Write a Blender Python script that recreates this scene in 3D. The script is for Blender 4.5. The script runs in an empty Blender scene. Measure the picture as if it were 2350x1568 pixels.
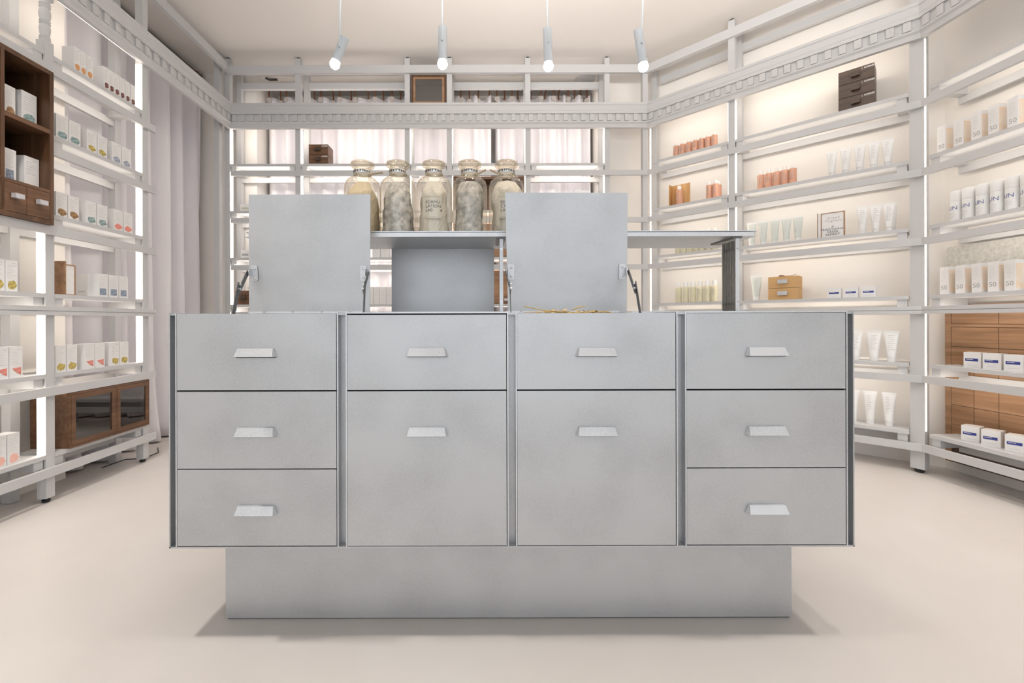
import bpy, math, random
from mathutils import Matrix, Vector, noise
random.seed(7)
SC = bpy.context.scene
COL = SC.collection
PI = math.pi

# ------------------------------------------------------------------ camera model (metres, camera at x=0,y=0,z=.85)
F, CX, CY, HC = 1000.0, 1120.0, 735.0, 0.85
def hy(px): return CY - 0.0026*(px-CX)           # the horizon, very slightly tilted
def X(px, Y): return (px-CX)*Y/F
def Z(py, Y, px=CX): return HC + (hy(px)-py)*Y/F

# ------------------------------------------------------------------ materials
MATS = {}
def mat(name, col, rough=.5, metal=0., spec=.5, emit=0., nscale=0, namt=0., bump=0., bscale=60, col2=None, stretch=(1,1,1), ecol=None):
    if name in MATS: return MATS[name]
    m = bpy.data.materials.new(name); m.use_nodes = True
    nt = m.node_tree; b = nt.nodes['Principled BSDF']
    b.inputs['Base Color'].default_value = (*col, 1)
    b.inputs['Roughness'].default_value = rough
    b.inputs['Metallic'].default_value = metal
    b.inputs['Specular IOR Level'].default_value = spec
    if emit:
        b.inputs['Emission Color'].default_value = (*(ecol or col), 1)
        b.inputs['Emission Strength'].default_value = emit
    if nscale:
        tc = nt.nodes.new('ShaderNodeTexCoord'); mp = nt.nodes.new('ShaderNodeMapping')
        mp.inputs['Scale'].default_value = stretch
        nz = nt.nodes.new('ShaderNodeTexNoise'); nz.inputs['Scale'].default_value = nscale; nz.inputs['Detail'].default_value = 5
        cr = nt.nodes.new('ShaderNodeValToRGB')
        c2 = col2 if col2 else tuple(max(0, c*(1-namt)) for c in col)
        cr.color_ramp.elements[0].color = (*c2, 1); cr.color_ramp.elements[0].position = .3
        cr.color_ramp.elements[1].color = (*col, 1); cr.color_ramp.elements[1].position = .7
        nt.links.new(tc.outputs['Object'], mp.inputs['Vector']); nt.links.new(mp.outputs['Vector'], nz.inputs['Vector'])
        nt.links.new(nz.outputs['Fac'], cr.inputs['Fac']); nt.links.new(cr.outputs['Color'], b.inputs['Base Color'])
    if bump:
        tc = nt.nodes.new('ShaderNodeTexCoord')
        nz = nt.nodes.new('ShaderNodeTexNoise'); nz.inputs['Scale'].default_value = bscale; nz.inputs['Detail'].default_value = 6
        bp = nt.nodes.new('ShaderNodeBump'); bp.inputs['Strength'].default_value = bump; bp.inputs['Distance'].default_value = .002
        nt.links.new(tc.outputs['Object'], nz.inputs['Vector']); nt.links.new(nz.outputs['Fac'], bp.inputs['Height'])
        nt.links.new(bp.outputs['Normal'], b.inputs['Normal'])
    MATS[name] = m
    return m

def wood(name, c1, c2, c3, axis=2, scale=1.0, rough=.45):
    m = bpy.data.materials.new(name); m.use_nodes = True; nt = m.node_tree; b = nt.nodes['Principled BSDF']
    tc = nt.nodes.new('ShaderNodeTexCoord'); mp = nt.nodes.new('ShaderNodeMapping')
    sc = [26*scale]*3; sc[axis] = 1.6*scale
    mp.inputs['Scale'].default_value = sc
    nz = nt.nodes.new('ShaderNodeTexNoise'); nz.inputs['Scale'].default_value = 1.3; nz.inputs['Detail'].default_value = 7
    nz.inputs['Distortion'].default_value = .8
    cr = nt.nodes.new('ShaderNodeValToRGB'); e = cr.color_ramp.elements
    e[0].position = .3; e[0].color = (*c1, 1); e[1].position = .75; e[1].color = (*c3, 1)
    k = e.new(.52); k.color = (*c2, 1)
    nt.links.new(tc.outputs['Object'], mp.inputs['Vector']); nt.links.new(mp.outputs['Vector'], nz.inputs['Vector'])
    nt.links.new(nz.outputs['Fac'], cr.inputs['Fac']); nt.links.new(cr.outputs['Color'], b.inputs['Base Color'])
    b.inputs['Roughness'].default_value = rough
    MATS[name] = m
    return m

PAINT = mat('white_lacquer', (.565,.565,.57), .45)
WALL = mat('warm_white_plaster', (.86,.825,.785), .8, bump=.05, bscale=30)
CEIL = mat('ceiling_plaster', (.82,.78,.74), .9, nscale=1.2, namt=.04)
def floor_mat():
    m = bpy.data.materials.new('poured_floor'); m.use_nodes = True; nt = m.node_tree; b = nt.nodes['Principled BSDF']
    tc = nt.nodes.new('ShaderNodeTexCoord')
    n1 = nt.nodes.new('ShaderNodeTexNoise'); n1.inputs['Scale'].default_value = 1.1; n1.inputs['Detail'].default_value = 6; n1.inputs['Distortion'].default_value = 1.2
    cr = nt.nodes.new('ShaderNodeValToRGB'); e = cr.color_ramp.elements
    e[0].position = .32; e[0].color = (.62,.575,.54,1); e[1].position = .7; e[1].color = (.665,.63,.60,1)
    n2 = nt.nodes.new('ShaderNodeTexNoise'); n2.inputs['Scale'].default_value = 3.5; n2.inputs['Detail'].default_value = 8
    rr = nt.nodes.new('ShaderNodeMapRange'); rr.inputs['To Min'].default_value = .3; rr.inputs['To Max'].default_value = .5
    nt.links.new(tc.outputs['Object'], n1.inputs['Vector']); nt.links.new(tc.outputs['Object'], n2.inputs['Vector'])
    nt.links.new(n1.outputs['Fac'], cr.inputs['Fac']); nt.links.new(cr.outputs['Color'], b.inputs['Base Color'])
    nt.links.new(n2.outputs['Fac'], rr.inputs['Value']); nt.links.new(rr.outputs['Result'], b.inputs['Roughness'])
    b.inputs['Specular IOR Level'].default_value = .35
    return m
FLOOR = floor_mat()
def galv_mat(name, base, metal=.75, r0=.42, r1=.6, var=.085):
    m = bpy.data.materials.new(name); m.use_nodes = True; nt = m.node_tree; b = nt.nodes['Principled BSDF']
    tc = nt.nodes.new('ShaderNodeTexCoord')
    n1 = nt.nodes.new('ShaderNodeTexNoise'); n1.inputs['Scale'].default_value = 5; n1.inputs['Detail'].default_value = 3
    n2 = nt.nodes.new('ShaderNodeTexNoise'); n2.inputs['Scale'].default_value = 260; n2.inputs['Detail'].default_value = 3
    mx = nt.nodes.new('ShaderNodeMath'); mx.operation = 'MULTIPLY_ADD'; mx.inputs[1].default_value = .8
    nt.links.new(tc.outputs['Object'], n1.inputs['Vector']); nt.links.new(tc.outputs['Object'], n2.inputs['Vector'])
    nt.links.new(n2.outputs['Fac'], mx.inputs[0]); nt.links.new(n1.outputs['Fac'], mx.inputs[2])
    cr = nt.nodes.new('ShaderNodeValToRGB'); e = cr.color_ramp.elements
    e[0].position = .62; e[0].color = (*[c*(1-var) for c in base], 1); e[1].position = 1.0; e[1].color = (*[min(1, c*(1+var)) for c in base], 1)
    nt.links.new(mx.outputs[0], cr.inputs['Fac']); nt.links.new(cr.outputs['Color'], b.inputs['Base Color'])
    rr = nt.nodes.new('ShaderNodeMapRange'); rr.inputs['To Min'].default_value = r0; rr.inputs['To Max'].default_value = r1
    nt.links.new(n2.outputs['Fac'], rr.inputs['Value']); nt.links.new(rr.outputs['Result'], b.inputs['Roughness'])
    b.inputs['Metallic'].default_value = metal
    return m
GALV = galv_mat('galvanised_sheet', (.50,.507,.518))
GALVD = galv_mat('galvanised_edge', (.62,.63,.65), .8)
PULL = galv_mat('bright_zinc', (.60,.61,.63), .5, .3, .5, .1)
STEEL = mat('stainless_steel', (.62,.61,.6), .28, 1.)
DSTEEL = mat('dark_steel_strap', (.15,.15,.148), .4, .85)
FIN = mat('dark_fins', (.33,.32,.30), .5, .6)
BLACK = mat('black_rubber', (.02,.02,.02), .6)
GAP = mat('dark_inside', (.01,.01,.01), .9)
WALNUT = wood('walnut_vertical', (.055,.024,.010), (.10,.046,.021), (.15,.075,.036))
WALNUTX = wood('walnut_horizontal', (.085,.04,.018), (.145,.07,.034), (.2,.105,.055), axis=0)
OAKX = wood('warm_wood_horizontal', (.22,.115,.055), (.345,.19,.098), (.45,.265,.15), axis=0, scale=.8)
DARKW = wood('smoked_wood', (.045,.026,.017), (.075,.045,.03), (.11,.07,.05), axis=0)
HONEY = wood('honey_wood', (.42,.22,.08), (.55,.31,.12), (.66,.42,.2))
KRAFT = mat('kraft_board', (.58,.36,.16), .7)
CURT = mat('white_curtain', (.87,.85,.885), .85, bump=.08, bscale=400)
LEATH = mat('brown_leather', (.16,.06,.025), .5)
FELT = mat('grey_felt_tab', (.42,.38,.35), .8)
CARD = mat('white_card', (.82,.815,.81), .45)
GREYT = mat('grey_print', (.42,.41,.41), .6)
FAINT = mat('faint_print', (.62,.61,.61), .6)
BLACKT = mat('black_print', (.03,.03,.035), .6)
NAVY = mat('navy_print', (.035,.05,.25), .5)
NAVYT = mat('slate_blue_print', (.14,.17,.34), .5)
WHITEP = mat('white_plastic', (.86,.86,.85), .3)
GREYTUBE = mat('pale_green_tube', (.66,.70,.66), .35)
SALMON = mat('salmon_bottle', (.66,.35,.235), .22, nscale=30, namt=.08)
CREAM = mat('cream_bottle', (.70,.66,.48), .22, nscale=30, namt=.05)
CLEARCAP = mat('milky_cap', (.88,.88,.86), .2)
PAPER = mat('paper_sheet', (.86,.80,.71), .8, bump=.9, bscale=25)
GPAPER = mat('grey_printed_paper', (.84,.80,.76), .8, nscale=42, namt=.62, bump=.9, bscale=25)
CREAMP = mat('cream_paper', (.74,.62,.44), .8, bump=.5, bscale=25)
STRAW = mat('dried_straw', (.62,.42,.16), .7)
CORD = mat('pale_cord', (.44,.48,.52), .5)
TERR = mat('terrazzo', (.66,.65,.61), .4, nscale=55, col2=(.48,.47,.43))
SCREEN = mat('signboard_white', (.85,.84,.83), .5)
ORANGE = mat('peach_side_print', (.87,.62,.44), .5, nscale=28, col2=(.84,.80,.72), stretch=(.6,.6,1))
FILLB = mat('fill_strip_glow_bright', (.9,.88,.85), .5, emit=14, ecol=(1,.90,.80))  # stronger glow for the added hidden strips of the back run
FILLH = mat('fill_strip_glow', (.9,.88,.85), .5, emit=9.5, ecol=(1,.90,.79))  # glow of the added strips hidden behind rails and cornice
LED = mat('led_diffuser', (.9,.88,.85), .5, emit=5, ecol=(1,.88,.75))
BULB = mat('bulb_glow', (1.0,.93,.82), .5, emit=25)
DARKCAB = mat('dark_fittings_shaded_board', (.035,.03,.027), .6)
PICS = {}
def pic(name, a, b):
    PICS[name] = mat('picture_'+name, a, .5, nscale=90, col2=b)
pic('orange', (.72,.38,.16), (.6,.28,.12)); pic('burgundy', (.30,.12,.10), (.04,.015,.02))
pic('teal', (.45,.58,.57), (.05,.12,.13)); pic('yellow', (.72,.60,.16), (.22,.14,.05))
pic('blue', (.62,.65,.72), (.08,.11,.22)); pic('brown', (.55,.33,.14), (.07,.03,.02))
pic('red', (.85,.33,.25), (.72,.2,.17)); pic('navy', (.38,.45,.54), (.09,.12,.19))
pic('coral', (.82,.36,.28), (.55,.13,.13)); pic('pink', (.90,.45,.36), (.85,.6,.52))

def glass_mat():
    m = bpy.data.materials.new('jar_glass'); m.use_nodes = True; nt = m.node_tree
    nt.nodes.remove(nt.nodes['Principled BSDF']); out = nt.nodes['Material Output']
    tr = nt.nodes.new('ShaderNodeBsdfTransparent'); gl = nt.nodes.new('ShaderNodeBsdfGlossy'); gl.inputs['Roughness'].default_value = .03
    lw = nt.nodes.new('ShaderNodeLayerWeight'); lw.inputs['Blend'].default_value = .35
    cr = nt.nodes.new('ShaderNodeValToRGB'); e = cr.color_ramp.elements
    e[0].position = .45; e[0].color = (.99,.968,.915,1); e[1].position = 1.0; e[1].color = (.78,.66,.44,1)
    nt.links.new(lw.outputs['Facing'], cr.inputs['Fac']); nt.links.new(cr.outputs['Color'], tr.inputs['Color'])
    mx = nt.nodes.new('ShaderNodeMixShader'); mr = nt.nodes.new('ShaderNodeMapRange')
    mr.inputs['To Min'].default_value = .04; mr.inputs['To Max'].default_value = .5
    nt.links.new(lw.outputs['Fresnel'], mr.inputs['Value']); nt.links.new(mr.outputs['Result'], mx.inputs['Fac'])
    nt.links.new(tr.outputs[0], mx.inputs[1]); nt.links.new(gl.outputs[0], mx.inputs[2]); nt.links.new(mx.outputs[0], out.inputs['Surface'])
    return m
GLASS = glass_mat()
def pane_mat(name, tint, gloss):
    m = bpy.data.materials.new(name); m.use_nodes = True; nt = m.node_tree
    nt.nodes.remove(nt.nodes['Principled BSDF']); out = nt.nodes['Material Output']
    tr = nt.nodes.new('ShaderNodeBsdfTransparent'); tr.inputs['Color'].default_value = (*tint, 1)
    gl = nt.nodes.new('ShaderNodeBsdfGlossy'); gl.inputs['Roughness'].default_value = .02
    mx = nt.nodes.new('ShaderNodeMixShader'); mx.inputs['Fac'].default_value = gloss
    nt.links.new(tr.outputs[0], mx.inputs[1]); nt.links.new(gl.outputs[0], mx.inputs[2]); nt.links.new(mx.outputs[0], out.inputs['Surface'])
    return m
PANE = pane_mat('smoked_pane', (.55,.52,.5), .16)
SHOPGLASS = pane_mat('shopfront_glass', (.95,.96,.96), .06)

# ------------------------------------------------------------------ mesh builder
class MB:
    def __init__(s): s.v = []; s.f = []; s.smooth = False
    def poly(s, pts, faces):
        n = len(s.v); s.v += [tuple(p) for p in pts]; s.f += [tuple(i+n for i in f) for f in faces]; return s
    def box(s, x0, x1, y0, y1, z0, z1):
        p = [(x0,y0,z0),(x1,y0,z0),(x1,y1,z0),(x0,y1,z0),(x0,y0,z1),(x1,y0,z1),(x1,y1,z1),(x0,y1,z1)]
        return s.poly(p, [(0,3,2,1),(4,5,6,7),(0,1,5,4),(1,2,6,5),(2,3,7,6),(3,0,4,7)])
    def hexa(s, p):   # 8 points ordered like box
        return s.poly(p, [(0,3,2,1),(4,5,6,7),(0,1,5,4),(1,2,6,5),(2,3,7,6),(3,0,4,7)])
    def prism(s, poly2, a, b, fn):   # poly2 list of (u,v), extruded between a and b; fn(u,v,t)->xyz
        n = len(poly2); pts = [fn(u,v,a) for u,v in poly2] + [fn(u,v,b) for u,v in poly2]
        return s.poly(pts, [tuple(range(n))[::-1], tuple(range(n,2*n))] + [(i,(i+1)%n,(i+1)%n+n,i+n) for i in range(n)])
    def lathe(s, prof, n=24, cx=0, cy=0, sx=1, sy=1, cap=True, cz=0):
        pts = []
        for r, z in prof:
            for k in range(n):
                a = 2*PI*k/n; pts.append((cx+r*sx*math.cos(a), cy+r*sy*math.sin(a), cz+z))
        fs = []
        for j in range(len(prof)-1):
            for k in range(n):
                fs.append((j*n+k, j*n+(k+1)%n, (j+1)*n+(k+1)%n, (j+1)*n+k))
        if cap:
            fs.append(tuple(range(n))[::-1]); fs.append(tuple((len(prof)-1)*n+k for k in range(n)))
        s.smooth = True
        return s.poly(pts, fs)
    def tube(s, pts, r, n=8, cap=True):
        P = [Vector(p) for p in pts]; rings = []
        rr = r if isinstance(r, (list, tuple)) else [r]*len(P)
        for i, p in enumerate(P):
            t = (P[min(i+1, len(P)-1)]-P[max(i-1, 0)]).normalized()
            a = t.orthogonal().normalized() if i == 0 else (pa - t*pa.dot(t)).normalized()
            pa = a; b = t.cross(a)
            rings.append([p+(a*math.cos(2*PI*k/n)+b*math.sin(2*PI*k/n))*rr[i] for k in range(n)])
        m = len(P)
        fs = [(i*n+k, i*n+(k+1)%n, (i+1)*n+(k+1)%n, (i+1)*n+k) for i in range(m-1) for k in range(n)]
        if cap: fs += [tuple(range(n))[::-1], tuple((m-1)*n+k for k in range(n))]
        s.smooth = n > 5
        return s.poly([tuple(q) for r_ in rings for q in r_], fs)
    def bar(s, a, b, w, h, up=(0,0,1)):   # flat bar between two points, w across, h along 'up'
        a, b = Vector(a), Vector(b); t = (b-a).normalized(); u = Vector(up); side = t.cross(u).normalized(); u = side.cross(t).normalized()
        p = []
        for q in (a, b):
            for i, j in ((-1,-1),(1,-1),(1,1),(-1,1)): p.append(tuple(q+side*i*w/2+u*j*h/2))
        return s.poly(p, [(0,3,2,1),(4,5,6,7),(0,1,5,4),(1,2,6,5),(2,3,7,6),(3,0,4,7)])
    def mesh(s, name):
        me = bpy.data.meshes.new(name); me.from_pydata(s.v, [], s.f); me.update()
        import bmesh
        bm = bmesh.new(); bm.from_mesh(me); bmesh.ops.recalc_face_normals(bm, faces=bm.faces)
        bm.to_mesh(me); bm.free()
        if s.smooth:
            me.polygons.foreach_set('use_smooth', [True]*len(me.polygons))
            try: me.set_sharp_from_angle(angle=math.radians(35))
            except Exception: pass
        return me

def part(name, mb, m, parent=None, label=None, loc=None, rot=None):
    me = mb.mesh(name) if isinstance(mb, MB) else mb
    if m is not None and not me.materials: me.materials.append(m)
    o = bpy.data.objects.new(name, me); COL.objects.link(o)
    if parent: o.parent = parent
    if loc: o.location = loc
    if rot: o.rotation_euler = rot
    if label: o['label'] = label
    return o
def thing(name, label, cat, loc=(0,0,0), rotz=0, group=None):
    o = bpy.data.objects.new(name, None); COL.objects.link(o)
    o.empty_display_size = .05
    o.location = loc; o.rotation_euler = (0,0,rotz); o['label'] = label; o['category'] = cat
    if group: o['group'] = group
    return o
def tag(o, label, cat, group=None):
    o['label'] = label; o['category'] = cat
    if group: o['group'] = group
    return o
def struct(name, mb, m, parent=None):
    o = part(name, mb, m, parent)
    if not parent: o['kind'] = 'structure'
    return o
def dup(root, loc, rotz, label, group=None):
    r = root.copy(); COL.objects.link(r); r.location = loc; r.rotation_euler = (0,0,rotz); r['label'] = label
    if group: r['group'] = group
    for ch in list(root.children):
        c = ch.copy(); COL.objects.link(c); c.parent = r
        for g in list(ch.children):
            d = g.copy(); COL.objects.link(d); d.parent = c
    return r
TXT = {}
def text_mesh(body, size, depth=.0003, spacing=1.0, line=1.0, align='CENTER', bold=0.):
    key = (body, size, depth, spacing, line, align, bold)
    if key in TXT: return TXT[key]
    cu = bpy.data.curves.new('lettering', 'FONT'); cu.body = body; cu.size = size; cu.extrude = depth; cu.offset = bold
    cu.align_x = align; cu.align_y = 'CENTER'; cu.space_character = spacing; cu.space_line = line; cu.resolution_u = 3
    ob = bpy.data.objects.new('t', cu); COL.objects.link(ob)
    dg = bpy.context.evaluated_depsgraph_get(); dg.update()
    me = bpy.data.meshes.new_from_object(ob.evaluated_get(dg)); me.name = 'lettering'
    bpy.data.objects.remove(ob); bpy.data.curves.remove(cu)
    me.materials.clear()
    TXT[key] = me
    return me
def text(body, size, m, parent, loc, rotz=0, name='lettering', **k):
    me = text_mesh(body, size, **k).copy()
    me.materials.append(m)
    return part(name, me, None, parent, loc=loc, rot=(PI/2, 0, rotz))

# ------------------------------------------------------------------ wall frames: s runs left to right seen from the room, d towards the room
class Fr:
    def __init__(f, o, e):
        f.o = Vector(o); v = Vector(e)-f.o; f.L = v.length; f.u = v.normalized(); f.n = Vector((f.u.y, -f.u.x)); f.th = math.atan2(f.u.y, f.u.x)
    def pt(f, s, d): p = f.o+f.u*s+f.n*d; return (p.x, p.y)
    def s(f, px, d=0.):
        k = (px-CX)/F; o = f.o+f.n*d          # ray (k,1)*t hits o+u*s
        return (k*o.y-o.x)/(f.u.x-k*f.u.y)
    def Y(f, px, d=0.): return f.pt(f.s(px, d), d)[1]
def xl(Y): return -2.028-.0105*(Y-1)
FL = Fr((xl(.2), .2), (xl(3.481), 3.481))
FB = Fr((xl(3.481), 3.481), (1.277, 3.481))
FA = Fr((1.277, 3.481), (2.368, 2.380))
FR_ = Fr((2.368, 2.380), (2.368+.061*2.2, .18))
ZK = [HC+(4.075-k)*.377 for k in range(7)]
BT = .102                                    # board top above rail bottom
def zb(k): return ZK[k]+BT
CEILZ = 2.97
ORD = ['first','second','third','fourth','fifth','sixth','seventh','eighth']

# ------------------------------------------------------------------ room shell
RECL, RECB = -2.64, 4.12
ax0 = FA.pt(0, -.25)
def isect(p, u, q, v):
    d = u[0]*v[1]-u[1]*v[0]; t = ((q[0]-p[0])*v[1]-(q[1]-p[1])*v[0])/d
    return (p[0]+u[0]*t, p[1]+u[1]*t)
pBA = isect(FA.pt(0,-.25), FA.u, (0,3.735), (1,0))
pAR = isect(FA.pt(0,-.25), FA.u, FR_.pt(0,-.25), FR_.u)
FY = -2.6
pRF = isect(FR_.pt(0,-.25), FR_.u, (0,FY), (1,0))
def wallrun(name, pts, h=CEILZ, m=WALL, z0=0, thick=.12):
    mb = MB()
    for (a, b) in zip(pts[:-1], pts[1:]):
        a = Vector(a); b = Vector(b); t = (b-a).normalized(); n = Vector((-t.y, t.x))*thick   # outward = left of travel
        q = [a, b, b+n, a+n]
        mb.poly([(p.x,p.y,z0) for p in q]+[(p.x,p.y,h) for p in q], [(0,3,2,1),(4,5,6,7),(0,1,5,4),(1,2,6,5),(2,3,7,6),(3,0,4,7)])
    return struct(name, mb, m)
wallrun('wall_left', [(-2.29,FY),(-2.29,2.36)], thick=.35)
wallrun('wall_left_recess', [(RECL,2.36),(RECL,3.735)])
wallrun('wall_back', [(RECL,3.735),(-1.977,3.735)], thick=.5)
wallrun('wall_back_recess', [(-1.977,RECB),(.936,RECB)])
wallrun('wall_back_right', [(.936,3.735),pBA], thick=.5)
wallrun('wall_right_angled', [pBA,pAR])
wallrun('wall_right', [pAR,pRF])
mb = MB(); mb.box(-2.9,3.3,FY,4.4,-.05,0); struct('floor', mb, FLOOR)
mb = MB(); mb.box(-2.9,3.3,FY-.1,4.4,CEILZ,CEILZ+.08); struct('ceiling', mb, CEIL)
# shop front behind the camera: a glazed opening
mb = MB(); mb.box(-2.4,3.0,FY-.12,FY,2.7,CEILZ); mb.box(-2.4,3.0,FY-.12,FY,0,.25)
struct('wall_front', mb, WALL)
w = MB()
for xx in (-2.3,-.55,1.2,2.85): w.box(xx-.03,xx+.03,FY-.09,FY-.03,.25,2.7)
w.box(-2.33,2.9,FY-.09,FY-.03,.25,.31); w.box(-2.33,2.9,FY-.09,FY-.03,2.64,2.7)
wf = struct('window_1', w, PAINT)
g = MB(); g.box(-2.3,2.85,FY-.065,FY-.055,.3,2.65); part('pane', g, SHOPGLASS, wf)

# ------------------------------------------------------------------ shelving
def seg(mb, s0, s1, d0, d1, z0, z1, m0=0, m1=0):
    # box in frame coordinates with mitred ends ; local y = -d
    A = lambda d: s0+m0*d
    B = lambda d: s1-m1*d
    p = [(A(d1),-d1),(B(d1),-d1),(B(d0),-d0),(A(d0),-d0)]
    mb.poly([(x,y,z0) for x,y in p]+[(x,y,z1) for x,y in p], [(0,3,2,1),(4,5,6,7),(0,1,5,4),(1,2,6,5),(2,3,7,6),(3,0,4,7)])
def cornice(root, s0, s1, m0, m1):
    mb = MB()
    prof = [(-.02,2.386),(.004,2.386),(.004,2.414),(.015,2.424),(.015,2.434),(.002,2.436),(.002,2.492),(.016,2.494),(.016,2.512),(.019,2.520),(.018,2.556),(.024,2.562),(.024,2.578),(-.02,2.578)]
    n = len(prof)
    pts = [(s0+m0*d,-d,z) for d,z in prof]+[(s1-m1*d,-d,z) for d,z in prof]
    mb.poly(pts, [tuple(range(n)), tuple(range(n,2*n))[::-1]]+[(i,(i+1)%n,(i+1)%n+n,i+n) for i in range(n)])
    c = part('cornice', mb, PAINT, root)
    pts = [(s0+.01, .014)]; s = s0+.02
    while s+.033 < s1-.005:
        pts += [(s,.014),(s,.002),(s+.033,.002),(s+.033,.014)]; s += .0695
    pts += [(s1-.01,.014),(s1-.01,-.0)] ; pts += [(s0+.01,-.0)]
    # one comb-shaped strip: raised blocks joined by a thin backing
    pts = [(u, -(.0165-v)) if v else (u, .0) for u, v in pts]
    de = MB().prism(pts, 2.438, 2.490, lambda u, v, t: (u, v, t))
    part('dentil_band', de, PAINT, c)
    return c
def shelving(name, label, fr, posts, bays, rails, corn, levels=range(1,7), m0=0, m1=0, toprail=None, backposts=None, cornerpost=None, ledsides=None, backrail=True, leddd=(.025,.058), noled=None, railstart=None, fillh=.028, topfill=True):
    root = thing(name, label, 'shelving', (fr.o.x, fr.o.y, 0), fr.th)
    for i, s in enumerate(posts):
        zt = CEILZ-.012
        p = MB().box(s-.021, s+.021, .020, .062, .022, zt)
        po = part('post', p, PAINT, root)
        part('levelling_foot', MB().lathe([(.012,0.001),(.016,.006),(.016,.012),(.008,.013),(.008,.024)], 12, s, .041), BLACK, po)
        part('ceiling_fixing', MB().lathe([(.007,zt-.002),(.007,CEILZ-.003),(.015,CEILZ-.0025),(.015,CEILZ-.0005)], 12, s, .041), BLACK, po)
        for sd in (ledsides[i] if ledsides else (-1,1)):
            x0 = s+sd*.0211; x1 = x0+sd*.004
            for k in range(1, 7):
                if noled and (k, i) in noled: continue
                part('light_strip', MB().box(min(x0,x1), max(x0,x1), leddd[0], leddd[1], zb(k)+.001, ZK[k-1]+(.036 if k > 1 else -.002)), LED, root)
    for s in (backposts if backposts is not None else posts):
        part('rear_post', MB().box(s-.021, s+.021, .183, .225, .002, CEILZ-.002), PAINT, root)
    for k in levels:
        z = ZK[k]; mb = MB()
        r0 = (railstart or {}).get(k, rails[0]); r1 = rails[1]; keep = rails; rails = (r0, r1)
        if k == 4:
            seg(mb, rails[0], rails[1], -.02, 0, z, z+.0185, m0, m1); seg(mb, rails[0], rails[1], -.02, 0, z+.0215, z+.042, m0, m1)
            seg(mb, rails[0], rails[1], -.02, -.004, z+.0185, z+.0215, m0, m1)
        else: seg(mb, rails[0], rails[1], -.02, 0, z, z+.040, m0, m1)
        part('front_rail', mb, PAINT, root); rails = keep
        if backrail:
            for (a, b) in bays:
              if (k, round(a,2)) not in SKIP: part('rear_rail', MB().box(a+.0, b-.0, .19, .21, z+.004, z+.046), PAINT, root)
        for (a, b) in bays:
            if (k, round(a,2)) in SKIP: continue
            if k < 6: part('added_fill_strip', MB().box(a+.03, b-.03, .0212, .0262, z+.006, z+fillh), FILLB if fillh > .03 else FILLH, root)  # added glow strip hidden behind the rail, brightens wall and curtain
            bd = part('shelf_board', MB().box(a+.0005, b-.0005, .020, .182, z+BT-.02, z+BT), PAINT, root)
            part('support_block', MB().box(a+.0065, a+.048, .027, .186, z+.040, z+BT-.02), PAINT, bd)
            part('support_block', MB().box(b-.048, b-.0065, .027, .186, z+.040, z+BT-.02), PAINT, bd)
    cornice(root, corn[0], corn[1], m0, m1)
    for (a, b) in (bays if topfill else []): part('added_fill_strip', MB().box(a+.03, b-.03, .0212, .0262, 2.390, 2.386+fillh*1.3), FILLB if fillh > .03 else FILLH, root)  # same added strip, hidden behind the cornice
    if toprail:
        mb = MB(); seg(mb, toprail[0], toprail[1], -.03, 0, 2.829, 2.892, m0, m1); part('top_rail', mb, PAINT, root)
        for (a, b) in bays: part('upper_rear_rail', MB().box(a, b, .185, .215, 2.800, 2.852), PAINT, root)
    return root
SKIP = set()
sL = lambda Y: (Y-.2)/FL.u.y
pl = [sL(1.28), sL(2.049), sL(2.629)]
bl = [(pl[0]+.0215, pl[1]-.0215), (pl[1]+.0215, pl[2]-.0215)]
SKIP.add((2, round(bl[0][0],2)))
SHL = shelving('shelving_unit', 'white post-and-rail shelving along the left wall, in front of the long curtain', FL, pl, bl, (sL(.9), sL(2.685)), (sL(.9), FL.L), m1=1, toprail=(sL(.9), FL.L), ledsides=[(1,),(-1,),(-1,)], noled={(1,1),(2,1),(3,1),(6,2)}, railstart={2: FL.s(124.5,.018)+.002})
# corner post of the left run
part('post', MB().box(FL.L-.045, FL.L-.003, .062, .104, .022, CEILZ-.012), PAINT, SHL)
def bs(px, d=-.041): return FB.s(px, d)
pb = [bs(526), bs(687.3), bs(937), bs(1033), bs(1212), bs(1393), bs(1480)]
bb = [(pb[i]+.0215, pb[i+1]-.0215) for i in range(5)]
SHB = shelving('shelving_unit', 'white post-and-rail shelving across the back wall, behind the glass jars', FB, pb, bb, (0, FB.L), (0, FB.L), m0=0, m1=.414, toprail=(0, FB.L), backposts=pb[:6], ledsides=[(1,),(1,),(1,),(1,),(-1,),(-1,),()], fillh=.039)
def as_(px, d=-.041): return FA.s(px, d)
pa = [as_(1682)]
ba = [(.03, pa[0]-.0215), (pa[0]+.0215, FA.L-.05)]
SHA = shelving('shelving_unit', 'white shelving on the angled wall right of centre, holding salmon bottles and tubes', FA, pa, ba, (0, FA.L), (0, FA.L), m0=.414, m1=.376, toprail=(0, FA.L), backposts=[pa[0], as_(1504,-.2)], ledsides=[(-1,1)], leddd=(.028,.050))
part('light_strip', MB().box(.006,.010,.030,.044, ZK[6]+.11, 2.384), LED, SHA)
SHR = shelving('shelving_unit', 'white shelving on the far right wall, in front of the wooden drawer cabinet', FR_, [1.372], [(.022, 1.35)], (0, 1.9), (0, 1.9), m0=.376, toprail=(0,1.9), backposts=[1.372], topfill=False, ledsides=[(-1,)])
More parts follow.
